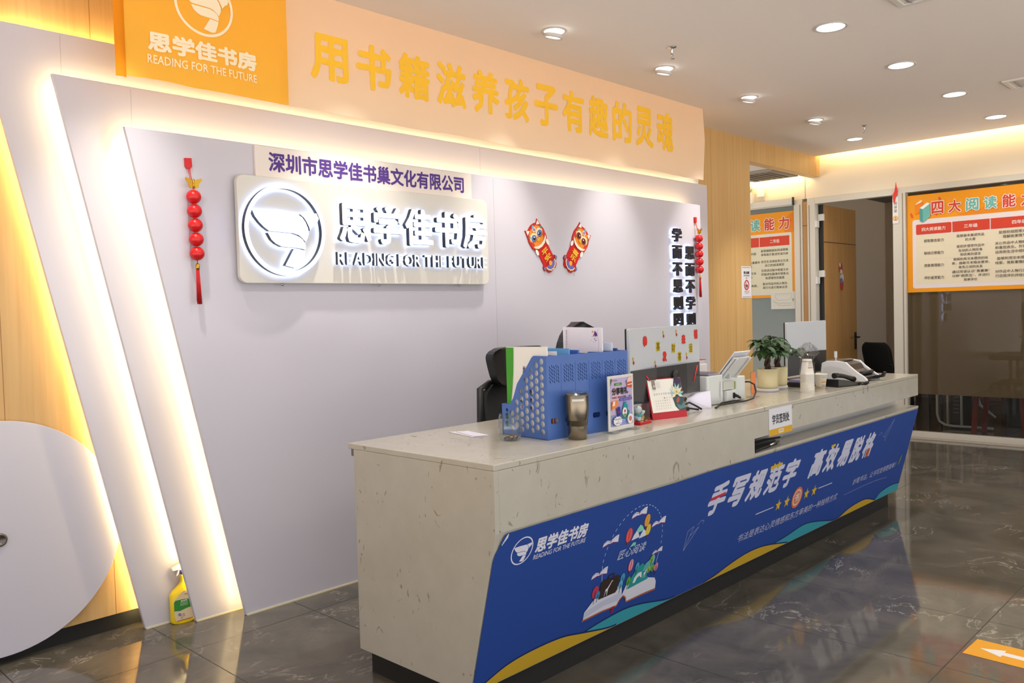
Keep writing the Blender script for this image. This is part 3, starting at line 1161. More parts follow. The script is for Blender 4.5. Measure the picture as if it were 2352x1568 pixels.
def giraffe(x, y, h, c=(232, 232, 236)):
    film.poly([(x, y), (x + .03 * h, y), (x + .10 * h, y + .34 * h), (x + .22 * h, y + .36 * h), (x + .25 * h, y), (x + .29 * h, y), (x + .33 * h, y + .45 * h), (x + .62 * h, y + .92 * h), (x + .74 * h, y + .94 * h), (x + .72 * h, y + h), (x + .60 * h, y + h), (x + .24 * h, y + .56 * h), (x + .06 * h, y + .50 * h)], c)
giraffe(1.395, .164, .056)
film.poly([(1.545, .150), (1.56, .20), (1.59, .232), (1.62, .243), (1.66, .215), (1.68, .160)], (40, 150, 150))
film.poly([(1.63, .205), (1.645, .235), (1.67, .244), (1.695, .22), (1.70, .19)], (96, 178, 176))
film.poly([(1.665, .24), (1.68, .258), (1.695, .262), (1.704, .245), (1.70, .22)], (120, 196, 200))
film.poly([(1.575, .168), (1.58, .19), (1.60, .205), (1.625, .205), (1.632, .18), (1.625, .18), (1.615, .19), (1.60, .185), (1.59, .168)], (226, 230, 234))
giraffe(1.64, .172, .045)
def tree(x, y, h, c):
    film.ell(x, y + h * .68, h * .26, h * .36, c)
    film.line([(x - .001, y), (x, y + h * .75)], .003, (40, 34, 36))
    film.line([(x, y + h * .4), (x + h * .12, y + h * .62)], .002, (40, 34, 36))
tree(1.334, .150, .072, (190, 60, 90)); tree(1.353, .152, .045, (60, 140, 190))
tree(1.498, .178, .052, (70, 160, 196)); tree(1.492, .152, .050, (96, 180, 206)); tree(1.542, .152, .052, (96, 166, 60))
tree(1.585, .205, .048, (80, 160, 196)); tree(1.682, .212, .045, (130, 180, 70)); tree(1.672, .172, .046, (146, 190, 70)); tree(1.700, .170, .046, (110, 170, 60)); tree(1.725, .165, .052, (206, 130, 160))
# folded paper planes
film.layer = 13
for x, y, s_ in ((1.922, .219, 1.0), (4.04, .436, 1.0)):
    film.line([(x, y), (x + .006, y + .087), (x + .049, y + .100), (x, y), (x + .03, y + .06), (x + .091, y + .090), (x, y)] if x < 3 else
              [(x - .014, y + .004), (x + .113, y + .101), (x + .035, y - .030), (x + .02, y - .002), (x - .014, y + .004), (x + .02, y - .002), (x + .113, y + .101)], .0014, (196, 204, 228))
    film.line([(x + .075 - .17 * (x > 3), y + .10 - .08 * (x > 3)), (x + .10 - .17 * (x > 3), y + .115 - .08 * (x > 3)), (x + .125 - .17 * (x > 3), y + .112 - .08 * (x > 3)), (x + .12 - .17 * (x > 3), y + .095 - .08 * (x > 3))], .0012, (196, 204, 228))
# headline
film.layer = 13
hd = (206, 208, 226)
tx = 2.035
for ch in '手写规范字':
    film.text(ch, tx, .343, tx + .145, .488, hd, bold=.045, shear=.30, layer=False)
    tx += .1735
film.layer += 9
film.line([(2.065, .420), (2.19, .428)], .013, (206, 48, 66))
film.line([(2.585, .478), (2.70, .482)], .016, (216, 178, 40)); film.line([(2.615, .462), (2.622, .495)], .014, (216, 178, 40)); film.line([(2.66, .464), (2.667, .497)], .014, (216, 178, 40))
tx = 3.035
for ch in '高效易脱格':
    film.text(ch, tx, .343, tx + .145, .493, hd, bold=.045, shear=.28, layer=False)
    tx += .1735
film.layer += 9
film.line([(3.262, .488), (3.315, .490)], .014, (216, 178, 40))
film.poly([(3.80, .345), (3.845, .345), (3.855, .395), (3.812, .395)], (196, 96, 44))
film.line([(3.812, .36), (3.838, .36), (3.843, .382), (3.819, .382), (3.812, .36)], .004, (120, 60, 40))
film.line([(2.533, .255), (2.712, .256)], .005, hd); film.line([(3.218, .260), (3.395, .260)], .005, hd)
for x in (2.764, 2.855, 3.079, 3.170):
    film.poly([(x + .033 * (1 if k % 2 == 0 else .42) * math.sin(math.pi * k / 5) , .256 + .033 * (1 if k % 2 == 0 else .42) * math.cos(math.pi * k / 5)) for k in range(10)], (220, 180, 44))
film.ell(2.968, .257, .058, .058, (214, 110, 66)); film.ell(2.968, .257, .046, .046, (226, 190, 170)); film.ell(2.968, .257, .036, .036, (206, 130, 100))
film.text('书', 2.945, .235, 2.991, .280, (232, 222, 220), bold=.02)
film.text('书法是表达心灵情感和东方审美的一种独特方式', 2.400, .140, 3.512, .180, (196, 200, 224), shear=.15)
film.text('妙笔书法，让书写变得更简单！', 3.705, .188, 4.380, .226, (196, 200, 224), bold=-.004, shear=.3)
film.line([(3.616, .146), (3.9, .152), (4.1, .150), (4.276, .139)], .0022, (160, 170, 210))
film.poly([(4.43, .195), (4.44, .235), (4.455, .262), (4.468, .262), (4.462, .225), (4.445, .198)], (120, 140, 60))
gf = film.build('graphic_film', ct)
bm = B(); pts = [Vector((a, 0, 0)) + (Vector((0, -1.768 - .0045, .100)) + e * b) for a, b in ((.800, .554), (.792, .545), (.776, .520), (.784, .528), (.798, .542))]
prism(bm, pts, (0, -.003, 0)); obj('peeled_corner', bm, M('film_back', (230, 232, 236), .3), ct)

t = thing('counter_sign', 'white paper sign with a yellow foot taped over the counter edge', 'sign', (2.655, YC, .72))
bm = B(); box(bm, 2.537, 2.771, YC - .0025, YC - .0005, .719, .844); obj('card', bm, M('paper_white', (226, 226, 230), .6), t)
cv = Canvas((2.537, YC - .0025, .719), (1, 0, 0), (0, 0, 1), off=.0004, eps=.0002)
cv.rect(0, .234, 0, .030, (222, 170, 44)); cv.rect(.092, .146, .006, .024, (240, 226, 200), .006); cv.text('思学佳', .108, .010, .142, .020, (160, 120, 60)); cv.poly([(.096, .018), (.104, .018), (.101, .010)], (220, 120, 60))
cv.text('学员签到处', .030, .052, .204, .097, (40, 38, 40), bold=.012)
cv.build('print', t)

# ================================================================== things on the counter
def frame(loc, rotz):
    """returns a function local (a,b,c) -> world point before the thing's own rotation"""
    return None

# --- blue file organiser
a_ = math.radians(-5.8)
OL, OH, OD = .435, .305, .254
ORG = (1.202, -1.728, ZC)
BLU = M('organiser_blue', (72, 108, 178), .42)
t = thing('file_organizer', 'blue plastic desktop file organizer full of papers and folders', 'file holder', ORG, rotz=a_)
o0 = Vector(ORG)
bm = B()
slits = []
for k in range(6):
    xc = .0725 * (k + .5)
    for r_ in range(5):
        for c_ in range(5):
            xx = xc - .0185 + c_ * .0105; zz = OH - .100 + r_ * .0128 + (c_ % 2) * .004
            slits.append([(xx, zz), (xx + .0034, zz), (xx - .0020, zz + .0112), (xx - .0054, zz + .0112)])
    slits.append(rounded(xc - .020, xc + .020, .058, .078, .006))
plate(bm, [[(0, 0), (OL, 0), (OL, OH), (0, OH)]] + slits, .003, o0 + Vector((0, .0015, 0)), (1, 0, 0), (0, 0, 1))
for k in range(1, 6):
    box(bm, ORG[0] + .0725 * k - .0006, ORG[0] + .0725 * k + .0006, ORG[1] - .0012, ORG[1], ZC + .16, ZC + OH - .03)
obj('front_panel', bm, BLU, t)
prof = [(.003, 0), (OD, 0), (OD, .118), (.225, .118), (.205, .124), (.190, .142), (.165, .198), (.118, .252), (.080, .298), (.070, OH), (.003, OH)]
holes = []
for c_ in range(8):
    for r_ in range(11):
        d = .0285 + c_ * .0285
        z = .028 + r_ * .0285 + (c_ % 2) * .01425 - (.0285 if c_ % 2 else 0)
        lim = lambda q: OH if q < .070 else (OH - (q - .070) * 1.16 if q < .165 else (.198 - (q - .165) * 2.2 if q < .200 else .118))
        top = min(lim(d), lim(d + .012)) - .008
        r0 = .0122
        if z - r0 < .008:
            continue
        if z + r0 > top:
            r0 = .007
            z -= .004
            if z + r0 > top:
                continue
        if d + r0 > OD - .004:
            continue
        holes.append([(d + r0 * .97 * math.cos(q), z + r0 * math.sin(q)) for q in (2 * math.pi * k / 20 for k in range(20))])
bm = B(); plate(bm, [prof] + holes, .003, o0 + Vector((.0015, 0, 0)), (0, 1, 0), (0, 0, 1)); obj('side_panel', bm, BLU, t)
for k in range(1, 7):
    bm = B(); plate(bm, [prof], .003, o0 + Vector((.0725 * k - .0015 * (1 if k == 6 else 0), 0, 0)), (0, 1, 0), (0, 0, 1)); obj('divider', bm, BLU, t)
bm = B(); box(bm, ORG[0], ORG[0] + OL, ORG[1] + .003, ORG[1] + OD, ZC, ZC + .003); obj('base_plate', bm, BLU, t)
bm = B(); box(bm, ORG[0], ORG[0] + OL, ORG[1] + OD, ORG[1] + OD + .003, ZC, ZC + .118); obj('rear_lip', bm, BLU, t)

def leafy(name, label, cat, k, d0, d1, z1, mat, th=.004, z0=.0045, group='papers in the blue file organizer', slope=0.0, dx=0.0, lean=0.0):
    """sheet or folder standing in one slot of the organiser"""
    base = o0 + Matrix.Rotation(a_, 3, 'Z') @ Vector((.0725 * k + dx, (d0 + d1) / 2, z0))
    tt = thing(name, label, cat, base, group, rotz=a_)
    q = base
    bm = B()
    w = (d1 - d0) / 2
    prism(bm, [q + Vector((-th / 2, -w, 0)), q + Vector((-th / 2, w, 0)), q + Vector((-th / 2 - lean, w, z1 - slope)), q + Vector((-th / 2 - lean, -w, z1))], (th, 0, 0))
    obj('cover', bm, mat, tt)
    return tt, q, w

PAP = M('paper_white', (226, 226, 230), .6)
tt, q, w = leafy('paper_bag', 'white printed paper bag with a green stripe in the organizer', 'paper bag', 0, .012, .240, .334, M('bag_white', (240, 238, 230), .5), .006, dx=.017, slope=.004)
cv = Canvas(q + Vector((-.0035, w, 0)), (0, -1, 0), (0, 0, 1), off=.0006, eps=.0003)
GRN = (70, 160, 50)
cv.poly([(0, .0), (.012, .0), (.018, .09), (.030, .16), (.040, .23), (.044, .328), (0, .328)], GRN)
cv.line([(.013, .0), (.020, .09), (.032, .16), (.043, .23), (.047, .328)], .0012, (200, 200, 190))
for z in (.175, .145, .10):
    cv.rect(.085, .092, z, z + .028, (150, 150, 170))
for i_, (ch, z) in enumerate((('4', .20), ('0', .188), ('0', .176), ('8', .12), ('思', .15), ('学', .12), ('佳', .09))):
    cv.text(ch, .078 + .05 * (i_ > 3), z, .088 + .06 * (i_ > 3) , z + .012 + .012 * (i_ > 3), (50, 48, 56) if i_ < 5 else (70, 50, 120), bold=.02)
cv.text('佳教育', .100, .205, .112, .262, (60, 44, 110), bold=.03)
cv.build('print', tt)
leafy('document_sheet', 'thin white document standing beside the green striped bag', 'document', 1, .03, .235, .298, PAP, .002, dx=.02)
leafy('file_folder', 'light blue plastic folder, tallest of the folders in the organizer', 'folder', 1, .006, .236, .322, M('folder_light_blue', (96, 164, 220), .4), .005, dx=.050)
leafy('file_folder', 'dark blue folder just behind the green striped bag', 'folder', 0, .02, .24, .300, M('folder_dark_blue', (50, 72, 170), .4), .008, dx=.052)
leafy('document_sheet', 'white loose document on top of the dark blue folder', 'document', 0, .01, .23, .315, PAP, .002, dx=.062, slope=.006)
leafy('file_folder', 'mid blue folder with a rounded corner under the light blue folder', 'folder', 2, .01, .238, .314, M('folder_mid_blue', (60, 104, 190), .4), .007, dx=.030)
tt, q, w = leafy('brochure', 'tall white brochure with purple marks standing in the organizer', 'brochure', 4, .02, .235, .392, M('brochure_white', (236, 232, 240), .4), .006, dx=.026, slope=-.004)
cv = Canvas(q + Vector((-.0035, w, 0)), (0, -1, 0), (0, 0, 1), off=.0005, eps=.0003)
cv.line([(.195, .30), (.200, .34), (.192, .36), (.198, .39)], .0012, (190, 170, 190))
for x, z, s_, c in ((.182, .372, .010, (110, 60, 130)), (.186, .366, .008, (90, 50, 130)), (.168, .378, .005, (230, 150, 70)), (.172, .362, .003, (90, 70, 140)), (.165, .358, .002, (200, 80, 100)), (.178, .350, .003, (120, 70, 140)), (.160, .345, .002, (90, 150, 90)), (.186, .344, .003, (110, 60, 130)), (.174, .338, .002, (80, 150, 190))):
    cv.poly([(x - s_, z - s_), (x + s_, z - s_ * .4), (x - s_ * .3, z + s_)], c)
for k in range(7):
    cv.text('思学佳书房招生'[k], .020, .384 - k * .0105 - .0095, .0275, .384 - k * .0105, (80, 76, 90))
cv.build('print', tt)
leafy('file_folder', 'pale blue folder with white label behind the tall brochure', 'folder', 5, .02, .24, .332, M('folder_pale', (210, 222, 236), .4), .005, dx=.008)
leafy('file_folder', 'bright blue tabbed folder in the last slot but one', 'folder', 4, .06, .24, .312, M('folder_bright_blue', (70, 120, 210), .4), .006, dx=.05)
leafy('file_folder', 'navy folder in the slot nearest the monitor', 'folder', 5, .03, .24, .309, M('folder_navy', (50, 76, 150), .4), .008, dx=.045)
leafy('notebook', 'thin brown notebook seen through the finger slot', 'notebook', 0, .008, .20, .21, M('notebook_brown', (170, 96, 44), .5), .008, dx=.036)
leafy('notebook', 'turquoise notebook low in the second slot', 'notebook', 1, .008, .20, .22, M('notebook_turquoise', (90, 190, 210), .5), .008, dx=.010)

# --- glass jar
t = thing('glass_jar', 'small clear glass jar with dried tea leaves in front of the organizer', 'jar', (1.133, -1.604, ZC))
gm = glass_mat('jar_glass', (248, 250, 249))
bm = B(); lathe(bm, [(0, 0), (.030, 0), (.038, .006), (.043, .022), (.0435, .05), (.041, .08), (.0375, .098), (.0362, .098), (.0395, .08), (.042, .05), (.0415, .022), (.037, .008), (.029, .0025), (0, .0025)], 40, (1.133, -1.604, ZC)); obj('glass', bm, gm, t)
bm = B()
for k in range(26):
    a = random.uniform(0, 6.28); rr = random.uniform(0, .026)
    ball(bm, (1.133 + rr * math.cos(a), -1.604 + rr * math.sin(a), ZC + .007 + random.uniform(0, .010)), random.uniform(.004, .008), random.uniform(.003, .007), .004, 8, 6, k % 3)
o = obj('tea_leaves', bm, [M('tea_brown', (120, 92, 70), .8), M('tea_tan', (176, 150, 120), .8), M('tea_dark', (84, 70, 60), .8)], t); o['kind'] = 'stuff'

t = thing('paper_leaflet', 'thin white leaflet lying on the counter behind the glass jar', 'leaflet', (1.17, -1.40, ZC + .0005))
bm = B(); prism(bm, [Vector((x, y, ZC + .0006)) for x, y in ((1.10, -1.44), (1.155, -1.47), (1.19, -1.30), (1.14, -1.26))], (0, 0, .002)); obj('sheet', bm, PAP, t)
bm = B(); prism(bm, [Vector((x, y, ZC + .0036)) for x, y in ((1.105, -1.445), (1.16, -1.465), (1.192, -1.315), (1.15, -1.29))], (0, 0, .001)); obj('sheet', bm, M('paper_lilac', (226, 222, 238), .6), t)

# --- steel tumbler
TX, TY = 1.2945, -1.7885
t = thing('steel_tumbler', 'brushed steel travel tumbler with clear lid before the organizer', 'tumbler', (TX, TY, ZC))
bm = B(); lathe(bm, [(0, 0), (.0325, 0), (.034, .002), (.0348, .045), (.0365, .062), (.0405, .078), (.0425, .10), (.0440, .160), (.0432, .163), (.041, .163), (.038, .05), (0, .05)], 48, (TX, TY, ZC)); obj('body', bm, steel_mat(), t)
bm = B(); lathe(bm, [(0, .1585), (.0405, .1585), (.0445, .164), (.0448, .169), (.0405, .1715), (.036, .1665), (.0, .1665)], 40, (TX, TY, ZC)); box(bm, TX - .008, TX + .010, TY - .022, TY + .006, ZC + .167, ZC + .173); obj('lid', bm, gm, t)
bm = B()
pts = [(.0444 * math.cos(a), .0444 * math.sin(a)) for a in (math.radians(198 + k * 4) for k in range(16))]
for (p, q) in zip(pts, pts[1:]):
    vs = [bm.verts.new((TX + a * 1.006, TY + b * 1.006, ZC + z)) for (a, b), z in ((p, .141), (q, .141), (q, .149), (p, .149))]
    bm.faces.new(vs)
obj('label_sticker', bm, M('label_silver', (226, 222, 214), .4), t, fix=False)

# --- acrylic poster stand
SX0, SY = 1.456, -1.806
t = thing('poster_stand', 'small acrylic stand with a lilac gift poster leaning by the organizer', 'sign holder', (1.54, SY, ZC), rotz=math.radians(1.0))
for x in (SX0 - .006, SX0 + .130):
    bm = B(); box(bm, x, x + .034, SY - .032, SY + .026, ZC, ZC + .007); obj('foot', bm, ACRYL, t, bevel=.001)
bm = B(); box(bm, SX0, SX0 + .163, SY - .003, SY + .003, ZC + .007, ZC + .215); obj('panel', bm, M('poster_card', (226, 222, 214), .3), t, bevel=.001)
cv = Canvas((SX0, SY - .003, ZC + .007), (1, 0, 0), (0, 0, 1), off=.0005, eps=.00025)
cv.rect(.010, .153, .016, .198, (196, 180, 214)); cv.rect(.010, .153, .016, .060, (140, 152, 206)); cv.ell(.05, .12, .035, .05, (222, 186, 206)); cv.ell(.10, .08, .05, .05, (168, 164, 216))
cv.rect(.035, .085, .170, .180, (76, 140, 66), .004); cv.text('扫码有礼', .047, .172, .075, .178, (220, 236, 210))
cv.text('思学佳', .030, .187, .055, .193, (70, 70, 90)); cv.poly([(.012, .17), (.012, .197), (.022, .197)], (60, 120, 70)); cv.poly([(.022, .186), (.026, .194), (.018, .194)], (220, 110, 50))
cv.poly([(.118, .160), (.150, .155), (.151, .178), (.112, .176)], (214, 84, 50)); cv.poly([(.116, .178), (.148, .180), (.150, .197), (.124, .196)], (240, 206, 180)); cv.line([(.12, .168), (.15, .170)], .004, (246, 226, 214)); cv.poly([(.108, .178), (.116, .178), (.113, .19)], (70, 110, 180))
cv.text('分享有礼', .018, .135, .122, .163, (34, 44, 34), bold=.04)
for k in range(4):
    cv.text(('转发朋友', '推荐好友', '抽奖', '好礼')[k], .018 + k * .036, .122, .018 + k * .036 + (.030 if k < 2 else .018), .129, (110, 50, 60), bold=.02)
cv.rect(.064, .146, .110, .120, (96, 84, 160)); cv.text('邀请一位好友即可领取', .068, .112, .142, .118, (190, 180, 230))
cv.poly([(.012, .078), (.014, .112), (.052, .116), (.055, .096), (.034, .088)], (236, 140, 60)); cv.poly([(.016, .094), (.02, .112), (.034, .112), (.032, .096)], (250, 222, 200)); cv.poly([(.012, .104), (.016, .112), (.018, .104)], (200, 50, 50))
cv.poly([(.038, .086), (.064, .090), (.068, .056), (.050, .050)], (40, 56, 140)); cv.rect(.048, .062, .066, .074, (120, 60, 110)); cv.ell(.044, .084, .003, .003, (210, 50, 50))
cv.poly([(.092, .106), (.104, .106), (.106, .096), (.118, .084), (.124, .066), (.116, .040), (.080, .040), (.074, .060), (.082, .086), (.090, .096)], (40, 150, 150)); cv.ell(.118, .082, .006, .012, (150, 160, 210)); cv.poly([(.080, .082), (.118, .070), (.114, .044), (.082, .044)], (36, 112, 104))
cv.ell(.092, .066, .015, .018, (236, 232, 232)); cv.ell(.093, .070, .006, .006, (190, 90, 100)); cv.ell(.092, .055, .014, .005, (110, 150, 110))
cv.poly([(.045 + .033 * (1 if k % 2 else .82) * math.cos(math.pi * k / 12), .036 + .021 * (1 if k % 2 else .8) * math.sin(math.pi * k / 12)) for k in range(24)], (60, 62, 80))
cv.poly([(.045 + .031 * (1 if k % 2 else .82) * math.cos(math.pi * k / 12), .036 + .0195 * (1 if k % 2 else .8) * math.sin(math.pi * k / 12)) for k in range(24)], (232, 230, 234))
cv.text('扫码添加老师', .026, .040, .064, .046, (80, 70, 110)); cv.text('或', .043, .033, .047, .038, (80, 70, 110)); cv.text('领取礼品', .030, .025, .060, .031, (80, 70, 110))
cv.ell(.125, .038, .019, .019, (236, 234, 232)); cv.ring(.125, .038, .012, .0125, (90, 130, 110)); cv.ell(.125, .038, .009, .009, (206, 80, 70)); cv.text('人', .120, .033, .130, .043, (240, 230, 226)); cv.poly([(.137, .022), (.143, .026), (.138, .030)], (70, 150, 90))
cv.build('poster_print', t)

# --- lucky cat in a clear box
CX, CY = 1.742, -1.742
t = thing('lucky_cat_box', 'white lucky cat figurine inside a clear box on a red base', 'figurine', (CX, CY, ZC), rotz=math.radians(3))
bm = B(); box(bm, CX - .042, CX + .042, CY - .036, CY + .036, ZC, ZC + .012); obj('base', bm, M('red_plastic', (196, 24, 30), .25), t, bevel=.003)
for p in ((-.02, -.026, .014), (.024, -.022, .009), (.03, .02, .008)):
    bm = B()
    ball(bm, (CX + p[0], CY + p[1], ZC + .012), p[2], p[2] * .6, .003, 12, 6)
    obj('gold_coin', bm, GOLD, t)
CW = M('cat_white', (236, 234, 230), .3)
bm = B(); x, y, z = CX - .008, CY, ZC + .012
ball(bm, (x, y, z + .018), .020, .017, .020); ball(bm, (x - .002, y - .004, z + .046), .019, .016, .016)
for s_ in (-1, 1):
    ball(bm, (x - .002 + s_ * .012, y - .004, z + .060), .005, .004, .006, 10, 8)
tube(bm, [(x + .016, y - .006, z + .024), (x + .026, y - .010, z + .030), (x + .030, y - .012, z + .040)], [.006, .006, .007], 10)
ball(bm, (x - .012, y - .014, z + .006), .008, .008, .006, 10, 8); ball(bm, (x + .010, y - .014, z + .006), .008, .008, .006, 10, 8)
cat = obj('cat', bm, CW, t)
bm = B()
for s_ in (-1, 1):
    ball(bm, (x - .002 + s_ * .012, y - .0075, z + .060), .003, .002, .004, 8, 6)
obj('inner_ear', bm, RED, cat)
bm = B(); lathe(bm, [(.0185, 0), (.020, .008), (.017, .014)], 20, (x, y, z + .018)); obj('bib', bm, M('bib_turquoise', (60, 176, 196), .4), cat)
bm = B(); ball(bm, (x + .016, y - .016, z + .014), .011, .006, .009, 12, 8); tube(bm, [(x + .018 * math.cos(a), y + .0155 * math.sin(a), z + .030) for a in (2 * math.pi * k / 16 for k in range(16))], .002, 6, closed=True); obj('gold_collar', bm, GOLD, cat)
bm = B()
for (a0, a1, b0, b1) in ((-.038, .038, -.032, -.0308), (-.038, .038, .0308, .032), (-.038, -.0368, -.0308, .0308), (.0368, .038, -.0308, .0308)):
    box(bm, CX + a0, CX + a1, CY + b0, CY + b1, ZC + .012, ZC + .084)
box(bm, CX - .038, CX + .038, CY - .032, CY + .032, ZC + .084, ZC + .0852)
for p in ((-.02, 0), (.0, -.015), (.022, .0)):
    box(bm, CX + p[0] - .005, CX + p[0] + .005, CY + p[1] - .004, CY + p[1] + .004, ZC + .0852, ZC + .091)
obj('clear_case', bm, ACRYL, t)

# --- desk calendar
cal = (1.945, -1.762)
ra = math.atan2(-.052, .191)
t = thing('desk_calendar', 'red desk calendar with white month page and lotus picture', 'calendar', (cal[0], cal[1], ZC), rotz=ra)
c0 = Vector((cal[0], cal[1], ZC))
Wc, Hc, Dc = .190, .166, .042
bm = B()
prism(bm, [c0 + Vector((-Wc / 2, 0, 0)), c0 + Vector((Wc / 2, 0, 0)), c0 + Vector((Wc / 2, Dc, Hc)), c0 + Vector((-Wc / 2, Dc, Hc))], (0, .003, 0))
prism(bm, [c0 + Vector((-Wc / 2, Dc + .003, Hc)), c0 + Vector((Wc / 2, Dc + .003, Hc)), c0 + Vector((Wc / 2, 2 * Dc, 0)), c0 + Vector((-Wc / 2, 2 * Dc, 0))], (0, .003, 0))
prism(bm, [c0 + Vector((-Wc / 2, .004, 0)), c0 + Vector((Wc / 2, .004, 0)), c0 + Vector((Wc / 2, 2 * Dc, 0)), c0 + Vector((-Wc / 2, 2 * Dc, 0))], (0, 0, .003))
obj('stand', bm, M('calendar_red', (190, 22, 34), .45), t)
sl = Vector((0, Dc, Hc)).normalized()
pg = c0 + Vector((-Wc / 2, -.0015, 0)) + sl * .030
bm = B()
page = [(.004, 0), (.146, 0), (.128, .02), (.120, .055), (.132, .10), (.150, .139), (.004, .139)]
prism(bm, [pg + Vector((a, 0, 0)) + sl * b for a, b in [(.004, 0), (.186, 0), (.186, .139), (.004, .139)]], (0, -.0015, 0)); obj('page', bm, M('page_white', (232, 228, 216), .6), t)
cv = Canvas(pg + Vector((0, -.0015, 0)), (1, 0, 0), sl, off=.0005, eps=.0002)
cv.poly([(.186, .0), (.150, .0), (.132, .02), (.126, .05), (.130, .08), (.140, .11), (.150, .139), (.186, .139)], (62, 84, 88)); cv.poly([(.150, .139), (.140, .11), (.150, .10), (.186, .12), (.186, .139)], (60, 54, 84))
cv.poly([(.140, .03), (.165, .02), (.186, .04), (.186, .01), (.150, .004)], (90, 128, 124)); cv.ell(.152, .045, .008, .014, (170, 84, 60), rot=-.6)
for k in range(9):
    a = math.radians(-30 + k * 30)
    c_ = ((200, 214, 200), (150, 190, 196), (226, 214, 180))[k % 3]
    cv.poly([(.150, .075), (.150 + .022 * math.cos(a - .32), .075 + .022 * math.sin(a - .32)), (.150 + .042 * math.cos(a), .078 + .042 * math.sin(a)), (.150 + .022 * math.cos(a + .32), .075 + .022 * math.sin(a + .32))], c_)
cv.ell(.150, .080, .012, .012, (226, 206, 140)); cv.ell(.150, .080, .005, .005, (190, 160, 70))
cv.rect(.024, .040, .098, .137, (140, 128, 116)); cv.text('01', .028, .106, .038, .116, (236, 232, 226), bold=.02)
for k in range(6):
    cv.rect(.044, .066, .128 - k * .005, .129 - k * .005, (170, 166, 170))
for k, ch in enumerate('SMTWTFS'):
    cv.text(ch, .022 + k * .0125, .072, .029 + k * .0125, .080, (120, 116, 120))
for r_ in range(5):
    for k in range(7):
        nday = r_ * 7 + k - 3
        if 1 <= nday <= 31:
            cv.text(str(nday), .023 + k * .0125, .056 - r_ * .011, .0275 + k * .0125, .061 - r_ * .011, (190, 70, 60) if k in (0, 6) else (90, 88, 92), layer=False)
cv.build('page_print', t)
bm = B()
top = c0 + Vector((0, Dc, Hc))
for k in range(9):
    for s_ in (-1, 1):
        x = s_ * .064 + (k - 4) * .0045
        tube(bm, [top + Vector((x, -.006 + .008 * (1 - math.cos(a)), .004 * math.sin(a) - .004)) for a in (math.pi * q / 6 * 2 for q in range(6))], .0007, 5, closed=True)
obj('wire_binding', bm, M('wire_dark', (60, 40, 44), .4, .7), t)

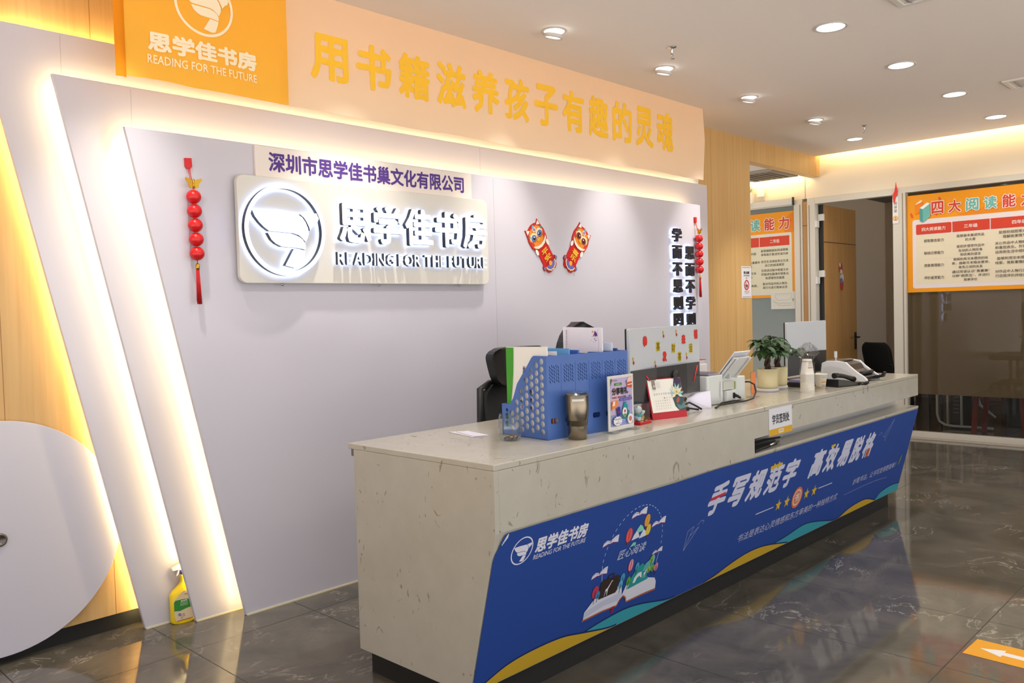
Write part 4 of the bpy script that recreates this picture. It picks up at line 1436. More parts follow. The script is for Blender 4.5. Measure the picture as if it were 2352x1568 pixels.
# --- monitors
def monitor(name_label, p, q, zb, h, stickers, loc_label, up_h=.52):
    p, q = Vector((*p, 0)), Vector((*q, 0))
    wid = (q - p).length
    ang = math.atan2(q.y - p.y, q.x - p.x)
    mid = (p + q) / 2
    base = Vector((mid.x, mid.y, ZC))
    t = thing('monitor', loc_label, 'monitor', base, rotz=ang)
    x0, x1 = mid.x - wid / 2, mid.x + wid / 2
    y = mid.y
    bm = B(); prism(bm, [Vector((a, y, b)) for a, b in rounded(x0, x1, zb, zb + h, .006, 3)], (0, .014, 0)); obj('back_cover', bm, M('monitor_silver', (198, 202, 206), .35), t, bevel=.001)
    bm = B(); prism(bm, [Vector((a, y + .014, b)) for a, b in rounded(x0, x1, zb, zb + h, .006, 3)], (0, .008, 0)); obj('screen', bm, BLACKP, t, bevel=.001)
    # dark wedge-shaped lower housing, deepest at its middle
    zt = zb + h * (1 - up_h)
    bm = B()
    A = [bm.verts.new(v) for v in ((x0 + .002, y - .0005, zb + .002), (x1 - .002, y - .0005, zb + .002), (x1 - .002, y - .0005, zt), (x0 + .002, y - .0005, zt))]
    Cc = [bm.verts.new(v) for v in ((x0 + wid * .28, y - .024, zb + .012), (x1 - wid * .28, y - .024, zb + .012), (x1 - wid * .28, y - .024, zt + .004), (x0 + wid * .28, y - .024, zt + .004))]
    bm.faces.new(Cc)
    for i in range(4):
        bm.faces.new((A[i], A[(i + 1) % 4], Cc[(i + 1) % 4], Cc[i]))
    bm.faces.new(A)
    obj('rear_housing', bm, M('monitor_dark', (50, 50, 52), .32), t)
    bm = B(); lathe(bm, [(0, 0), (.026, 0), (.026, .012), (0, .012)], 24)
    bmesh.ops.rotate(bm, verts=bm.verts, cent=(0, 0, 0), matrix=Matrix.Rotation(math.radians(90), 3, 'X'))
    bmesh.ops.translate(bm, verts=bm.verts, vec=(mid.x + .02, y - .024, zt - .045)); box(bm, mid.x - .0, mid.x + .04, y - .030, y - .006, ZC + .01, zb + .03)
    obj('stand_neck', bm, BLACKP, t)
    bm = B(); prism(bm, [Vector((a, b, ZC)) for a, b in rounded(mid.x - .02, mid.x + .17, y - .0, y + .135, .03)], (0, 0, .01)); obj('stand_foot', bm, BLACKP, t, bevel=.002)
    for (a0, b0), (a1, b1) in (((.16, .36), (.21, .27)), ((.945, .40), (.855, .18))):
        if not stickers:
            break
        bm = B()
        tube(bm, [(x0 + wid * a0, y - .026 * min(1, min(a0, 1 - a0) / .28) - .001, zb + h * b0), (x0 + wid * a1, y - .026 * min(1, min(a1, 1 - a1) / .28) - .001, zb + h * b1)], .0024, 8)
        obj('accent_light', bm, M('accent_red', (232, 40, 44), .3), t)
    if stickers:
        R_, Y_ = (200, 44, 40), (206, 190, 40)
        for ch, u, v, c in (('恭', .20, .82, R_), ('喜', .375, .735, Y_), ('发', .465, .585, R_), ('财', .595, .69, Y_), ('喜', .685, .56, Y_), ('来', .75, .80, R_), ('运', .86, .66, Y_), ('禧', .945, .86, R_)):
            cx_, cy_ = u * wid, v * h
            cv = Canvas((x0, y, zb), (1, 0, 0), (0, 0, 1), off=.0006, eps=.0002)
            cv.text(ch, cx_ - .020, cy_ - .023, cx_ + .020, cy_ + .023, c, bold=.10)
            cv.text(ch, cx_ - .015, cy_ - .018, cx_ + .015, cy_ + .018, (120, 90, 20) if c == Y_ else (214, 60, 50), bold=.02)
            cv.build('festive_sticker', t)
        for u, v in ((.04, .60), (.33, .52), (.45, .92), (.64, .925), (.79, .58)):
            cv = Canvas((x0, y, zb), (1, 0, 0), (0, 0, 1), off=.0006, eps=.0002)
            for dv, c in ((0, (190, 160, 44)), (-.06, (166, 36, 44))):
                cx_, cy_ = u * wid + .004 * (dv < 0), (v + dv * .85) * h
                cv.poly([(cx_ - .008, cy_), (cx_, cy_ - .010), (cx_ + .008, cy_), (cx_, cy_ + .010)], c)
            cv.build('lantern_sticker', t)
    return t

monitor('m', (1.756, -1.695), (2.384, -1.641), .930, .315, True, 'large monitor from behind with red and yellow festive stickers', .555)
monitor('m', (3.575, -1.505), (4.08, -1.52), .902, .318, False, 'plain monitor from behind with pale top beside the potted plants', .58)

# --- printer
PX0, PX1, PY0, PY1 = 2.40, 2.76, -1.685, -1.44
t = thing('printer', 'white desktop printer with tilted rear paper tray on the counter', 'printer', (2.58, -1.56, ZC), rotz=math.radians(-3))
bm = B(); prism(bm, [Vector((a, b, ZC + .002)) for a, b in rounded(PX0, PX0 + .135, PY0, PY1, .012)], (0, 0, .138)); box(bm, PX0 + .135, PX1, PY0 + .02, PY1, ZC + .002, ZC + .118)
obj('body', bm, M('printer_white', (214, 218, 214), .4), t, bevel=.004)
bm = B(); box(bm, PX0 + .15, PX0 + .225, PY0 - .012, PY0 + .02, ZC + .004, ZC + .06); obj('power_housing', bm, M('printer_white', (214, 218, 214), .4), t, bevel=.005)
bm = B(); box(bm, PX0 + .195, PX0 + .207, PY0 - .018, PY0 - .012, ZC + .022, ZC + .048); tube(bm, [(PX0 + .201, PY0 - .018, ZC + .036), (PX0 + .205, PY0 - .032, ZC + .032), (PX0 + .214, PY0 - .044, ZC + .022)], [.008, .007, .005], 10); obj('power_plug', bm, BLACKP, t)
TR = M('tray_grey', (206, 208, 206), .4)
bm = B()
tl = Vector((0, -.088, .108))
b0 = Vector((PX0 + .140, PY0 + .035, ZC + .108))
prism(bm, [b0, b0 + Vector((.135, 0, 0)), b0 + Vector((.150, 0, 0)) + tl, b0 + Vector((.012, 0, 0)) + tl], Vector((0, .008, .006)))
tr = obj('paper_tray', bm, TR, t, bevel=.002)
for u in (.01, .128):
    bm = B()
    prism(bm, [b0 + Vector((u, -.004, 0)), b0 + Vector((u + .008, -.004, 0)), b0 + Vector((u + .020, -.004, 0)) + tl, b0 + Vector((u + .012, -.004, 0)) + tl], Vector((0, -.006, -.004)))
    obj('tray_rib', bm, TR, tr)
bm = B()
box(bm, b0.x + .055, b0.x + .062, b0.y - .032, b0.y - .012, b0.z + .006, b0.z + .028)
obj('tray_catch', bm, TR, tr)
bm = B(); prism(bm, [b0 + Vector((.002, .012, .01)), b0 + Vector((.137, .012, .01)), b0 + Vector((.155, .012, .016)) + tl * 1.12, b0 + Vector((.016, .012, .016)) + tl * 1.12], Vector((0, .004, .003)))
obj('tray_extension', bm, M('tray_pale', (216, 216, 222), .4), tr)
bm = B(); box(bm, PX0 + .14, PX0 + .235, PY0 + .004, PY0 + .02, ZC + .062, ZC + .104); box(bm, PX0 + .236, PX0 + .246, PY0 - .0, PY0 + .02, ZC + .062, ZC + .10, 1); obj('rear_cover', bm, [M('clear_grey', (190, 192, 182), .2), M('lever_green', (170, 180, 110), .4)], t, bevel=.002)
bm = B(); box(bm, PX0 + .02, PX0 + .13, PY0 + .004, PY0 + .012, ZC + .141, ZC + .143)
obj('lid_seam', bm, GREYP, t)
cv = Canvas((PX0, PY0, ZC), (1, 0, 0), (0, 0, 1), off=.0006)
for k in range(9):
    cv.rect(.100, .104, .030 + k * .009, .036 + k * .009, (120, 126, 122))
for k in range(5):
    cv.rect(.090, .092, .045 + k * .012, .052 + k * .012, (170, 174, 170))
cv.build('rating_print', t)
t = thing('magazine', 'dark printed magazine lying on top of the printer', 'magazine', (2.44, -1.59, ZC + .1415))
bm = B(); prism(bm, [Vector((a, b, ZC + .1435)) for a, b in ((2.405, -1.672), (2.52, -1.652), (2.535, -1.50), (2.41, -1.49))], (0, 0, .007)); obj('pages', bm, M('magazine_grey', (150, 148, 160), .4), t)
bm = B(); prism(bm, [Vector((a, b, ZC + .1505)) for a, b in ((2.405, -1.672), (2.52, -1.652), (2.535, -1.50), (2.41, -1.49))], (0, 0, .0012)); obj('cover', bm, M('magazine_dark', (90, 88, 104), .35), t)
t = thing('paper_tray_box', 'white tray box piled with papers behind the printer', 'paper tray', (2.62, -1.30, ZC))
bm = B(); box(bm, 2.44, 2.86, -1.40, -1.20, ZC, ZC + .165); obj('box', bm, M('box_white', (220, 216, 212), .5), t, bevel=.004)
t2 = thing('paper_stack', 'loose stack of white papers topped by a folder behind the printer', 'papers', (2.62, -1.30, ZC + .165))
for k, (dx, dz, c, n) in enumerate(((0, .0005, (226, 222, 226), 'sheet'), (.012, .0055, (206, 204, 214), 'sheet'), (-.01, .0105, (230, 226, 222), 'sheet'), (.01, .0155, (236, 232, 226), 'sheet'))):
    bm = B(); prism(bm, [Vector((a + dx, b, ZC + .165 + dz)) for a, b in ((2.45, -1.39), (2.84, -1.395), (2.83, -1.22), (2.46, -1.21))], (0, 0, .0045)); obj(n, bm, M('sheet_%d' % k, c, .6), t2)
bm = B(); box(bm, 2.78, 2.85, -1.398, -1.36, ZC + .1855, ZC + .189); obj('red_tab', bm, M('tab_red', (190, 60, 60), .5), t2)
t = thing('kraft_envelope', 'thin tan kraft envelope on top of the paper stack', 'envelope', (2.62, -1.3, ZC + .1855))
bm = B(); box(bm, 2.53, 2.72, -1.37, -1.24, ZC + .1862, ZC + .191); obj('body', bm, M('kraft', (206, 176, 110), .6), t)
bm = B(); prism(bm, [Vector((a, b, ZC + .1912)) for a, b in ((2.66, -1.372), (2.74, -1.38), (2.76, -1.26), (2.69, -1.25))], (0, 0, .005)); obj('flap', bm, M('kraft_light', (226, 204, 150), .6), t)
t = thing('white_folded_card', 'folded white card leaning against the printer beside the calendar', 'card', (2.33, -1.68, ZC))
bm = B(); prism(bm, [Vector((a, b, c)) for a, b, c in ((2.245, -1.665, ZC + .0005), (2.345, -1.722, ZC + .0005), (2.383, -1.700, ZC + .018), (2.383, -1.695, ZC + .075), (2.31, -1.64, ZC + .066), (2.238, -1.655, ZC + .050))], (.002, .003, 0)); obj('sheet', bm, M('card_lilac', (226, 222, 236), .5), t)

# --- cables
t = thing('power_cable', 'black power cable running along the counter to the printer', 'cable', (2.55, -1.71, ZC))
bm = B(); tube(bm, [(2.33, -1.752, ZC + .004), (2.36, -1.742, ZC + .005), (2.42, -1.722, ZC + .006), (2.50, -1.722, ZC + .006), (2.58, -1.730, ZC + .006), (2.64, -1.738, ZC + .006), (2.72, -1.735, ZC + .010), (2.785, -1.715, ZC + .035), (2.80, -1.70, ZC + .07), (2.785, -1.68, ZC + .085), (2.768, -1.665, ZC + .085)], .0042, 8); obj('lead', bm, BLACKP, t)
bm = B(); tube(bm, [(2.38, -1.732, ZC + .005), (2.45, -1.7165, ZC + .014), (2.55, -1.719, ZC + .014), (2.63, -1.729, ZC + .006)], .0035, 8); obj('second_lead', bm, BLACKP, t)
t = thing('coiled_cable', 'tangle of black monitor cables behind the red calendar', 'cable', (2.15, -1.66, ZC))
bm = B()
tube(bm, [(2.10, -1.685, ZC + .004), (2.14, -1.695, ZC + .03), (2.19, -1.702, ZC + .040), (2.23, -1.715, ZC + .02), (2.25, -1.728, ZC + .005)], .0045, 8)
tube(bm, [(2.11, -1.69, ZC + .004), (2.16, -1.702, ZC + .016), (2.20, -1.70, ZC + .012), (2.235, -1.722, ZC + .0045)], .004, 8)
tube(bm, [(2.12, -1.695, ZC + .005), (2.15, -1.70, ZC + .045), (2.165, -1.703, ZC + .06), (2.16, -1.702, ZC + .064), (2.14, -1.695, ZC + .05)], .0045, 8)
box(bm, 2.15, 2.185, -1.705, -1.682, ZC + .004, ZC + .020)
obj('leads', bm, BLACKP, t)

# --- acrylic stand seen edge-on by the printer
t = thing('poster_stand', 'edge-on acrylic stand with an orange leaflet between printer and plant pot', 'sign holder', (2.86, -1.66, ZC), rotz=math.radians(15))
for b in (-1.70, -1.63):
    bm = B(); box(bm, 2.83 + (b + 1.7) * .6, 2.84 + (b + 1.7) * .6, -1.69, -1.63, ZC, ZC + .006); obj('foot', bm, ACRYL, t)
bm = B(); box(bm, 2.81, 2.91, -1.662, -1.658, ZC + .006, ZC + .13); obj('panel', bm, ACRYL, t)
bm = B(); box(bm, 2.812, 2.908, -1.6634, -1.6624, ZC + .012, ZC + .125); obj('leaflet', bm, M('leaflet_orange', (232, 130, 70), .5), t)

# --- potted plants
def pot(loc, r, h, label, seed, spread, n):
    rnd = random.Random(seed)
    x, y, z = loc
    t = thing('potted_plant', label, 'plant', loc, 'potted plants on the counter')
    bm = B(); lathe(bm, [(0, 0), (r * .99, 0), (r * 1.03, .004), (r * 1.03, .014), (r * .95, .017), (0, .017)], 44, loc); obj('saucer', bm, M('saucer_white', (230, 228, 226), .4), t)
    bm = B(); lathe(bm, [(0, .018), (r * .95, .018), (r * .97, .03), (r, h), (r * .93, h), (r * .90, h - .02), (0, h - .02)], 96, loc, rib=.03); obj('pot', bm, M('pot_cream', (228, 214, 166), .5), t)
    bm = B(); lathe(bm, [(0, h - .014), (r * .9, h - .016)], 30, loc); obj('soil', bm, M('soil', (56, 38, 26), .9), t)
    bm = B()
    for k in range(3):
        a0 = k * 2.1
        tube(bm, [(x + .011 * math.cos(a0 + q * .9), y + .011 * math.sin(a0 + q * .9), z + h - .015 + q * .018) for q in range(7)], [.009 - .0006 * q for q in range(7)], 8)
    obj('trunk', bm, M('trunk_brown', (70, 50, 36), .8), t)
    bm = B()
    top = Vector((x, y, z + h + .085))
    stems = []
    for k in range(n):
        az = rnd.uniform(0, 6.28); el = rnd.uniform(-.35, 1.3); ln = spread * rnd.uniform(.35, 1.0)
        tip = top + Vector((math.cos(az) * math.cos(el) * ln, math.sin(az) * math.cos(el) * ln, math.sin(el) * ln * .62 + .012))
        stems.append((top + Vector((0, 0, -.03)), (top + tip) / 2 + Vector((0, 0, .018)), tip))
        for j in range(rnd.choice((4, 5))):
            b_ = az + (j - 2) * 1.0 + rnd.uniform(-.2, .2)
            d = Vector((math.cos(b_), math.sin(b_), rnd.uniform(-.65, .30))).normalized()
            L_ = rnd.uniform(.048, .080); Wd = L_ * .25
            sd = d.cross(Vector((0, 0, 1))).normalized(); up = sd.cross(d)
            rows = []
            for (f_, ww, dr) in ((.02, .12, 0), (.22, .75, .02), (.48, 1.0, .0), (.75, .62, -.10), (1.0, .03, -.26)):
                m_ = tip + d * (L_ * f_) + up * (dr * L_)
                rows.append((bm.verts.new(m_ - sd * Wd * ww + up * .004 * ww), bm.verts.new(m_), bm.verts.new(m_ + sd * Wd * ww + up * .004 * ww)))
            for A, C in zip(rows, rows[1:]):
                for i in (0, 1):
                    f = bm.faces.new((A[i], A[i + 1], C[i + 1], C[i])); f.smooth = True
    obj('foliage', bm, leaf_mat() if 'plant_leaf' not in _mats else _mats['plant_leaf'], t, fix=False)
    bm = B()
    for s_ in stems:
        tube(bm, s_, [.0022, .0016, .0012], 5)
    obj('stem', bm, M('stem_green', (70, 96, 50), .6), t)
pot((3.165, -1.587, ZC), .056, .122, 'leafy plant in a ribbed cream pot, nearer the printer', 5, .135, 17)
pot((3.335, -1.560, ZC), .053, .120, 'leafy plant in a ribbed cream pot, nearer the paper cups', 9, .120, 15)

# --- paper cups
CUPW = M('paper_cup_white', (232, 226, 212), .55)
def cup(x, y, z, inv, label, group, printed=True):
    t = thing('paper_cup', label, 'paper cup', (x, y, z), group)
    h = .082
    pr = [(.0235, 0), (.0345, h)]
    if inv:
        body = [(0, h - .003), (.0225, h - .003), (.0235, h), (.0240, h), (.0345, .003), (.0365, .003), (.0365, 0), (.0335, 0), (.0230, h - .006), (0, h - .006)]
    else:
        body = [(0, .006), (.0230, .006), (.0230, .0), (.0238, 0), (.0345, h - .003), (.0365, h - .003), (.0365, h), (.0337, h), (.0236, .009), (0, .009)]
    bm = B(); lathe(bm, body, 36, (x, y, z)); obj('cup', bm, CUPW, t)
    if printed:
        bm = B()
        zz = (h - .014, h - .010) if inv else (.010, .013)
        rr = [(.0345 - (.0345 - .0238) * q / h if inv else .0238 + (.0345 - .0238) * q / h) + .0004 for q in zz]
        lathe(bm, [(rr[0], zz[0]), (rr[1], zz[1])], 36, (x, y, z))
        obj('stripe', bm, M('cup_orange', (206, 140, 40), .5), t)
        bm = B()
        rnd = random.Random(3)
        for row, (zc_, hh, c) in enumerate(((.034, .009, 0), (.050 if inv else .022, .003, 1), (.058 if inv else .016, .003, 1), (.064, .002, 1))):
            for k in range(6 if row == 0 else 5):
                a = math.radians(214 + k * 9 + row * 3); a2 = a + math.radians(6.5)
                z0_, z1_ = zc_, zc_ + hh
                vs = []
                for aa, zq in ((a, z0_), (a2, z0_), (a2, z1_), (a, z1_)):
                    r_ = (.0345 - (.0345 - .0238) * zq / h if inv else .0238 + (.0345 - .0238) * zq / h) + .0005
                    vs.append(bm.verts.new((x + r_ * math.cos(aa), y + r_ * math.sin(aa), z + zq)))
                bm.faces.new(vs).material_index = c
        obj('cup_print', bm, [M('cup_orange', (206, 140, 40), .5), M('cup_grey_print', (120, 116, 110), .6)], t, fix=False)
    return t
KX, KY = 3.207, -1.790
first = cup(KX, KY, ZC, True, 'upturned white paper cup nested in the tall stack under plastic', 'nested upturned paper cups', False)
for k in range(1, 16):
    dup(first, (KX, KY, ZC + .0058 * k), 'upturned white paper cup nested in the tall stack under plastic')
cup(KX, KY, ZC + .0058 * 16, True, 'topmost upturned paper cup of the stack, showing its orange stripe', 'nested upturned paper cups')
cup(3.405, -1.775, ZC, False, 'single upright paper cup with orange print beside the cup stack', 'upright paper cup')
# crumpled clear bag over the stack
t = thing('plastic_bag', 'crumpled clear plastic bag pulled over the stack of paper cups', 'plastic bag', (KX, KY, ZC + .05))
bm = B()
rnd = random.Random(11)
rings = []
N_ = 30
for j, (r_, z, jit) in enumerate(((.0385, .052, .001), (.0385, .11, .0015), (.034, .15, .002), (.031, .178, .003), (.034, .190, .012), (.050, .198, .022), (.044, .212, .024), (.036, .228, .022), (.026, .246, .018), (.010, .262, .010))):
    ring = []
    for k in range(N_):
        a = 2 * math.pi * k / N_
        rr = max(.030 if j < 4 else .006, r_ + (rnd.uniform(-jit, jit) if j > 3 else abs(rnd.uniform(0, jit))))
        ring.append(bm.verts.new((KX + rr * math.cos(a) + (.006 if j > 4 else 0), KY + rr * math.sin(a), ZC + z + (rnd.uniform(-jit, jit) * .5 if j > 3 else 0))))
    rings.append(ring)
for A, C in zip(rings, rings[1:]):
    for k in range(N_):
        bm.faces.new((A[k], A[(k + 1) % N_], C[(k + 1) % N_], C[k]))
obj('film', bm, glass_mat('clear_film', (244, 244, 244), 1.5, .08), t, fix=False)

# --- papers and phone
t = thing('document_box', 'flat black letter tray with a lilac document behind the cups', 'letter tray', (3.52, -1.62, ZC), rotz=math.radians(-8))
bm = B(); box(bm, 3.42, 3.62, -1.70, -1.575, ZC, ZC + .026); obj('tray', bm, BLACKP, t, bevel=.003)
bm = B(); box(bm, 3.43, 3.60, -1.702, -1.59, ZC + .0265, ZC + .040); obj('document', bm, M('document_lilac', (150, 146, 186), .5), t)
t = thing('desk_telephone', 'black corded desk telephone beside the money counter', 'telephone', (3.62, -1.815, ZC), rotz=math.radians(-14))
x, y = 3.62, -1.815
bm = B(); prism(bm, [Vector((x - .105, y - .045, ZC)), Vector((x + .095, y - .045, ZC)), Vector((x + .095, y - .045, ZC + .014)), Vector((x - .105, y - .045, ZC + .045))], (0, .13, 0)); obj('base', bm, M('phone_black', (24, 24, 26), .28), t, bevel=.006)
bm = B(); tube(bm, [(x - .115, y - .022, ZC + .064), (x - .085, y - .022, ZC + .066), (x - .03, y - .022, ZC + .058), (x + .03, y - .022, ZC + .042), (x + .06, y - .022, ZC + .034)], [.016, .014, .012, .014, .016], 12); obj('handset', bm, M('phone_black', (24, 24, 26), .28), t)
bm = B()
pts = []
for k in range(150):
    s_ = k / 149
    cxp = x + .075 + .085 * s_; cyp = y - .052 - .012 * math.sin(s_ * 5)
    a = k * .75
    pts.append((cxp + .0, cyp + .0075 * math.cos(a), ZC + .0100 + .0078 * math.sin(a)))
tube(bm, pts, .0017, 5)
obj('coiled_cord', bm, BLACKP, t)
bm = B()
for i in range(4):
    for j in range(3):
        xx = x + .015 + i * .018; yy = y + .015 + j * .02
        zz = ZC + .046 - (xx - (x - .105)) * .155
        box(bm, xx, xx + .012, yy, yy + .013, zz - .002, zz + .003)
obj('keypad', bm, M('key_grey', (70, 70, 72), .5), t)

# --- money counter
t = thing('money_counter', 'white and black banknote counting machine at the far end of the counter', 'money counter', (3.95, -1.72, ZC))
prof = [(-1.858, .010), (-1.852, .004), (-1.60, .004), (-1.585, .06), (-1.590, .108), (-1.62, .122), (-1.68, .124), (-1.735, .116), (-1.765, .088), (-1.80, .060), (-1.838, .036), (-1.858, .018)]
for xx in (3.845, 4.055):
    bm = B(); prism(bm, [Vector((xx, a, ZC + b)) for a, b in prof], (.020, 0, 0)); obj('side_shell', bm, M('machine_white', (222, 222, 222), .25), t, bevel=.004)
bm = B(); prism(bm, [Vector((3.866, a, ZC + b)) for a, b in ((-1.60, .012), (-1.84, .012), (-1.835, .028), (-1.80, .045), (-1.765, .070), (-1.745, .10), (-1.69, .118), (-1.62, .116), (-1.595, .10))], (.1885, 0, 0)); obj('housing', bm, M('machine_black', (30, 30, 32), .3), t)
bm = B(); tube(bm, [(3.875, -1.812, ZC + .052), (4.045, -1.812, ZC + .052)], .011, 12); obj('roller', bm, BLACKP, t)
bm = B(); prism(bm, [Vector((4.02, a, ZC + b)) for a, b in ((-1.85, .012), (-1.885, .022), (-1.895, .050), (-1.885, .052), (-1.872, .034), (-1.84, .03))], (.03, 0, 0)); obj('catch_arm', bm, BLACKP, t)
bm = B(); box(bm, 3.872, 4.05, -1.70, -1.60, ZC + .1185, ZC + .1235); obj('top_plate', bm, M('machine_bronze', (96, 84, 70), .3), t)
bm = B(); tube(bm, [(3.875, -1.665, ZC + .12), (3.875, -1.665, ZC + .14)], .004, 8); box(bm, 3.868, 3.882, -1.672, -1.658, ZC + .14, ZC + .178); obj('guide_post', bm, M('machine_white', (222, 222, 222), .25), t, bevel=.0015)
cv = Canvas((3.845, -1.58, ZC), (0, -1, 0), (0, 0, 1), off=.0006)
cv.poly([(.02, .010), (.02, .080), (.06, .092), (.12, .084), (.17, .062), (.21, .032), (.23, .010)], (204, 204, 204))
cv.build('side_recess', t)

# --- tablet tray in the slot
t = thing('clip_tray', 'black tray with metal rails lying in the counter slot', 'tray', (2.62, -1.83, .6587))
bm = B(); prism(bm, [Vector((a, b, .6592)) for a, b in ((2.41, -1.892), (2.70, -1.868), (2.80, -1.80), (2.41, -1.80))], (0, 0, .009)); obj('plate', bm, BLACKP, t)
bm = B(); tube(bm, [(2.42, -1.896, .668), (2.58, -1.886, .672), (2.70, -1.872, .674)], .005, 8); tube(bm, [(2.58, -1.886, .6725), (2.70, -1.8725, .6745)], .0058, 8, 1); tube(bm, [(2.46, -1.815, .678), (2.66, -1.82, .682), (2.80, -1.83, .676)], .005, 8); obj('rail', bm, [BLACKP, CHROME], t)

# ================================================================== office chairs behind the counter
CHB = M('chair_black_leather', (30, 30, 31), .38)
CHM = M('chair_mesh', (38, 40, 42), .7)
def chair_base(t, x, y):
    bm = B()
    for k in range(5):
        a = 2 * math.pi * k / 5 + .3
        tube(bm, [(x, y, .10), (x + .16 * math.cos(a), y + .16 * math.sin(a), .088), (x + .25 * math.cos(a), y + .25 * math.sin(a), .07)], [.026, .02, .014], 8)
    obj('star_base', bm, BLACKP, t)
    for k in range(5):
        a = 2 * math.pi * k / 5 + .3
        bm = B(); ball(bm, (x + .25 * math.cos(a), y + .25 * math.sin(a), .028), .028, .028, .028, 12, 8); obj('caster', bm, BLACKP, t)
    bm = B(); tube(bm, [(x, y, .09), (x, y, .44)], .024, 12); obj('gas_lift', bm, CHROME, t)
    bm = B(); prism(bm, [Vector((a, b, .44)) for a, b in rounded(x - .24, x + .24, y - .24, y + .24, .09)], (0, 0, .07)); obj('seat', bm, CHB, t, bevel=.02)

def shell(bm, cx, cz, w, h, y, curve, th=.02, n=14, topw=1.0, botw=1.0, lean=0.0, e_=3.0, dome=False):
    """upright padded plate, bowed towards the back"""
    F, R = [], []
    for j in range(n + 1):
        b = -1 + 2 * j / n
        ww = w / 2 * (botw + (topw - botw) * (b + 1) / 2)
        ww *= (1 - abs(b) ** e_ * .35) if not dome else math.sqrt(max(.004, 1 - max(0, (b - .1) / .9) ** 2.4))
        fr, rr = [], []
        for i in range(n + 1):
            a = -1 + 2 * i / n
            yy = y + curve * (a * a) + lean * b
            fr.append(bm.verts.new((cx + a * ww, yy - th / 2, cz + b * h / 2)))
            rr.append(bm.verts.new((cx + a * ww, yy + th / 2, cz + b * h / 2)))
        F.append(fr); R.append(rr)
    for j in range(n):
        for i in range(n):
            bm.faces.new((F[j][i], F[j][i + 1], F[j + 1][i + 1], F[j + 1][i])).smooth = True
            bm.faces.new((R[j][i], R[j + 1][i], R[j + 1][i + 1], R[j][i + 1])).smooth = True
    for j in range(n):
        bm.faces.new((F[j][0], F[j + 1][0], R[j + 1][0], R[j][0])); bm.faces.new((F[j][n], R[j][n], R[j + 1][n], F[j + 1][n]))
    for i in range(n):
        bm.faces.new((F[0][i], R[0][i], R[0][i + 1], F[0][i + 1])); bm.faces.new((F[n][i], F[n][i + 1], R[n][i + 1], R[n][i]))

x, y = 2.01, -.75
t = thing('office_chair', 'black mesh office chair with a leather headrest behind the file organizer', 'chair', (x, y + .20, 0))
chair_base(t, x, y + .20)
bm = B(); shell(bm, x, .74, .49, .46, y, -.05, .03, lean=.02, topw=.96, botw=.86, e_=6); obj('backrest', bm, CHM, t)
bm = B(); shell(bm, x, 1.055, .42, .19, y - .01, -.06, .045, topw=1.05, botw=.78, e_=5); obj('headrest', bm, CHB, t)
bm = B(); tube(bm, [(x, y + .2, .47), (x, y + .02, .50), (x, y + .035, .80), (x, y + .03, 1.0)], [.03, .03, .025, .02], 10); obj('spine', bm, BLACKP, t)
bm = B(); tube(bm, [(x - .23, y - .045, .53), (x - .255, y - .05, .75), (x - .24, y - .04, .955), (x - .15, y - .01, .975), (x, y, .985), (x + .15, y - .01, .975), (x + .24, y - .04, .955), (x + .255, y - .05, .75), (x + .23, y - .045, .53)], .017, 8); obj('back_frame', bm, BLACKP, t)
x, y = 2.55, -.78
t = thing('office_chair', 'black office chair with a plain rounded back behind the tall brochure', 'chair', (x, y + .20, 0))
chair_base(t, x, y + .20)
bm = B(); shell(bm, x, .912, .44, .70, y, -.03, .05, lean=.03, topw=.96, botw=1.0, dome=True, n=20); obj('backrest', bm, CHB, t)
bm = B(); tube(bm, [(x, y + .2, .47), (x, y + .05, .48), (x, y + .03, .70)], [.03, .03, .025], 10); obj('spine', bm, BLACKP, t)

# ================================================================== spray bottle on the floor
t = thing('spray_bottle', 'yellow spray bottle with a green label standing by the lit panel edge', 'bottle', (.556, -.1135, 0), rotz=math.radians(-4))
x, y = .556, -.1135
def bot(pts, d):
    return pts
YB_ = M('bottle_yellow', (250, 214, 20), .3)
bm = B()
prof = [(.034, .0), (.041, .004), (.043, .012), (.043, .118), (.038, .130), (.016, .158), (.0135, .170), (.0145, .186), (.0145, .196)]
rows = []
for w_, z in prof:
    d_ = .026 if z < .12 else max(.0135, .026 - (z - .12) * .32)
    dx = .012 if z > .165 else (.012 * max(0, (z - .118) / .047))
    rows.append([bm.verts.new((x + dx + w_ * math.copysign(abs(math.cos(a)) ** .7, math.cos(a)), y + d_ * math.copysign(abs(math.sin(a)) ** .7, math.sin(a)), z)) for a in (2 * math.pi * k / 28 for k in range(28))])
bm.faces.new(list(reversed(rows[0]))); bm.faces.new(rows[-1])
for A, C in zip(rows, rows[1:]):
    for k in range(28):
        bm.faces.new((A[k], A[(k + 1) % 28], C[(k + 1) % 28], C[k])).smooth = True
obj('bottle_body', bm, YB_, t)
bm = B(); lathe(bm, [(0, 0), (.0155, 0), (.0155, .017), (0, .017)], 24, (x + .012, y, .1965)); obj('collar', bm, M('collar_purple', (70, 50, 170), .35), t)
bm = B(); prism(bm, [Vector((x + .012 + a, y - .009, .2137 + b)) for a, b in ((-.046, .006), (-.040, .003), (-.018, .004), (-.013, .0), (.013, .0), (.018, .012), (.016, .024), (-.006, .029), (-.026, .022), (-.046, .014))], (0, .018, 0)); prism(bm, [Vector((x - .008 + a, y - .004, .2137 + b)) for a, b in ((0, .004), (.006, .004), (-.004, -.020), (-.010, -.022))], (0, .008, 0)); obj('trigger_head', bm, M('trigger_white', (240, 240, 236), .35), t, bevel=.002)
cv = Canvas((x - .037, y - .0262, .014), (1, 0, 0), (0, 0, 1), off=.0006, eps=.0003)
cv.poly([(.006, .0), (.068, .0), (.074, .02), (.074, .095), (.060, .112), (.040, .120), (.030, .116), (.0, .085), (.0, .02)], (226, 206, 170))
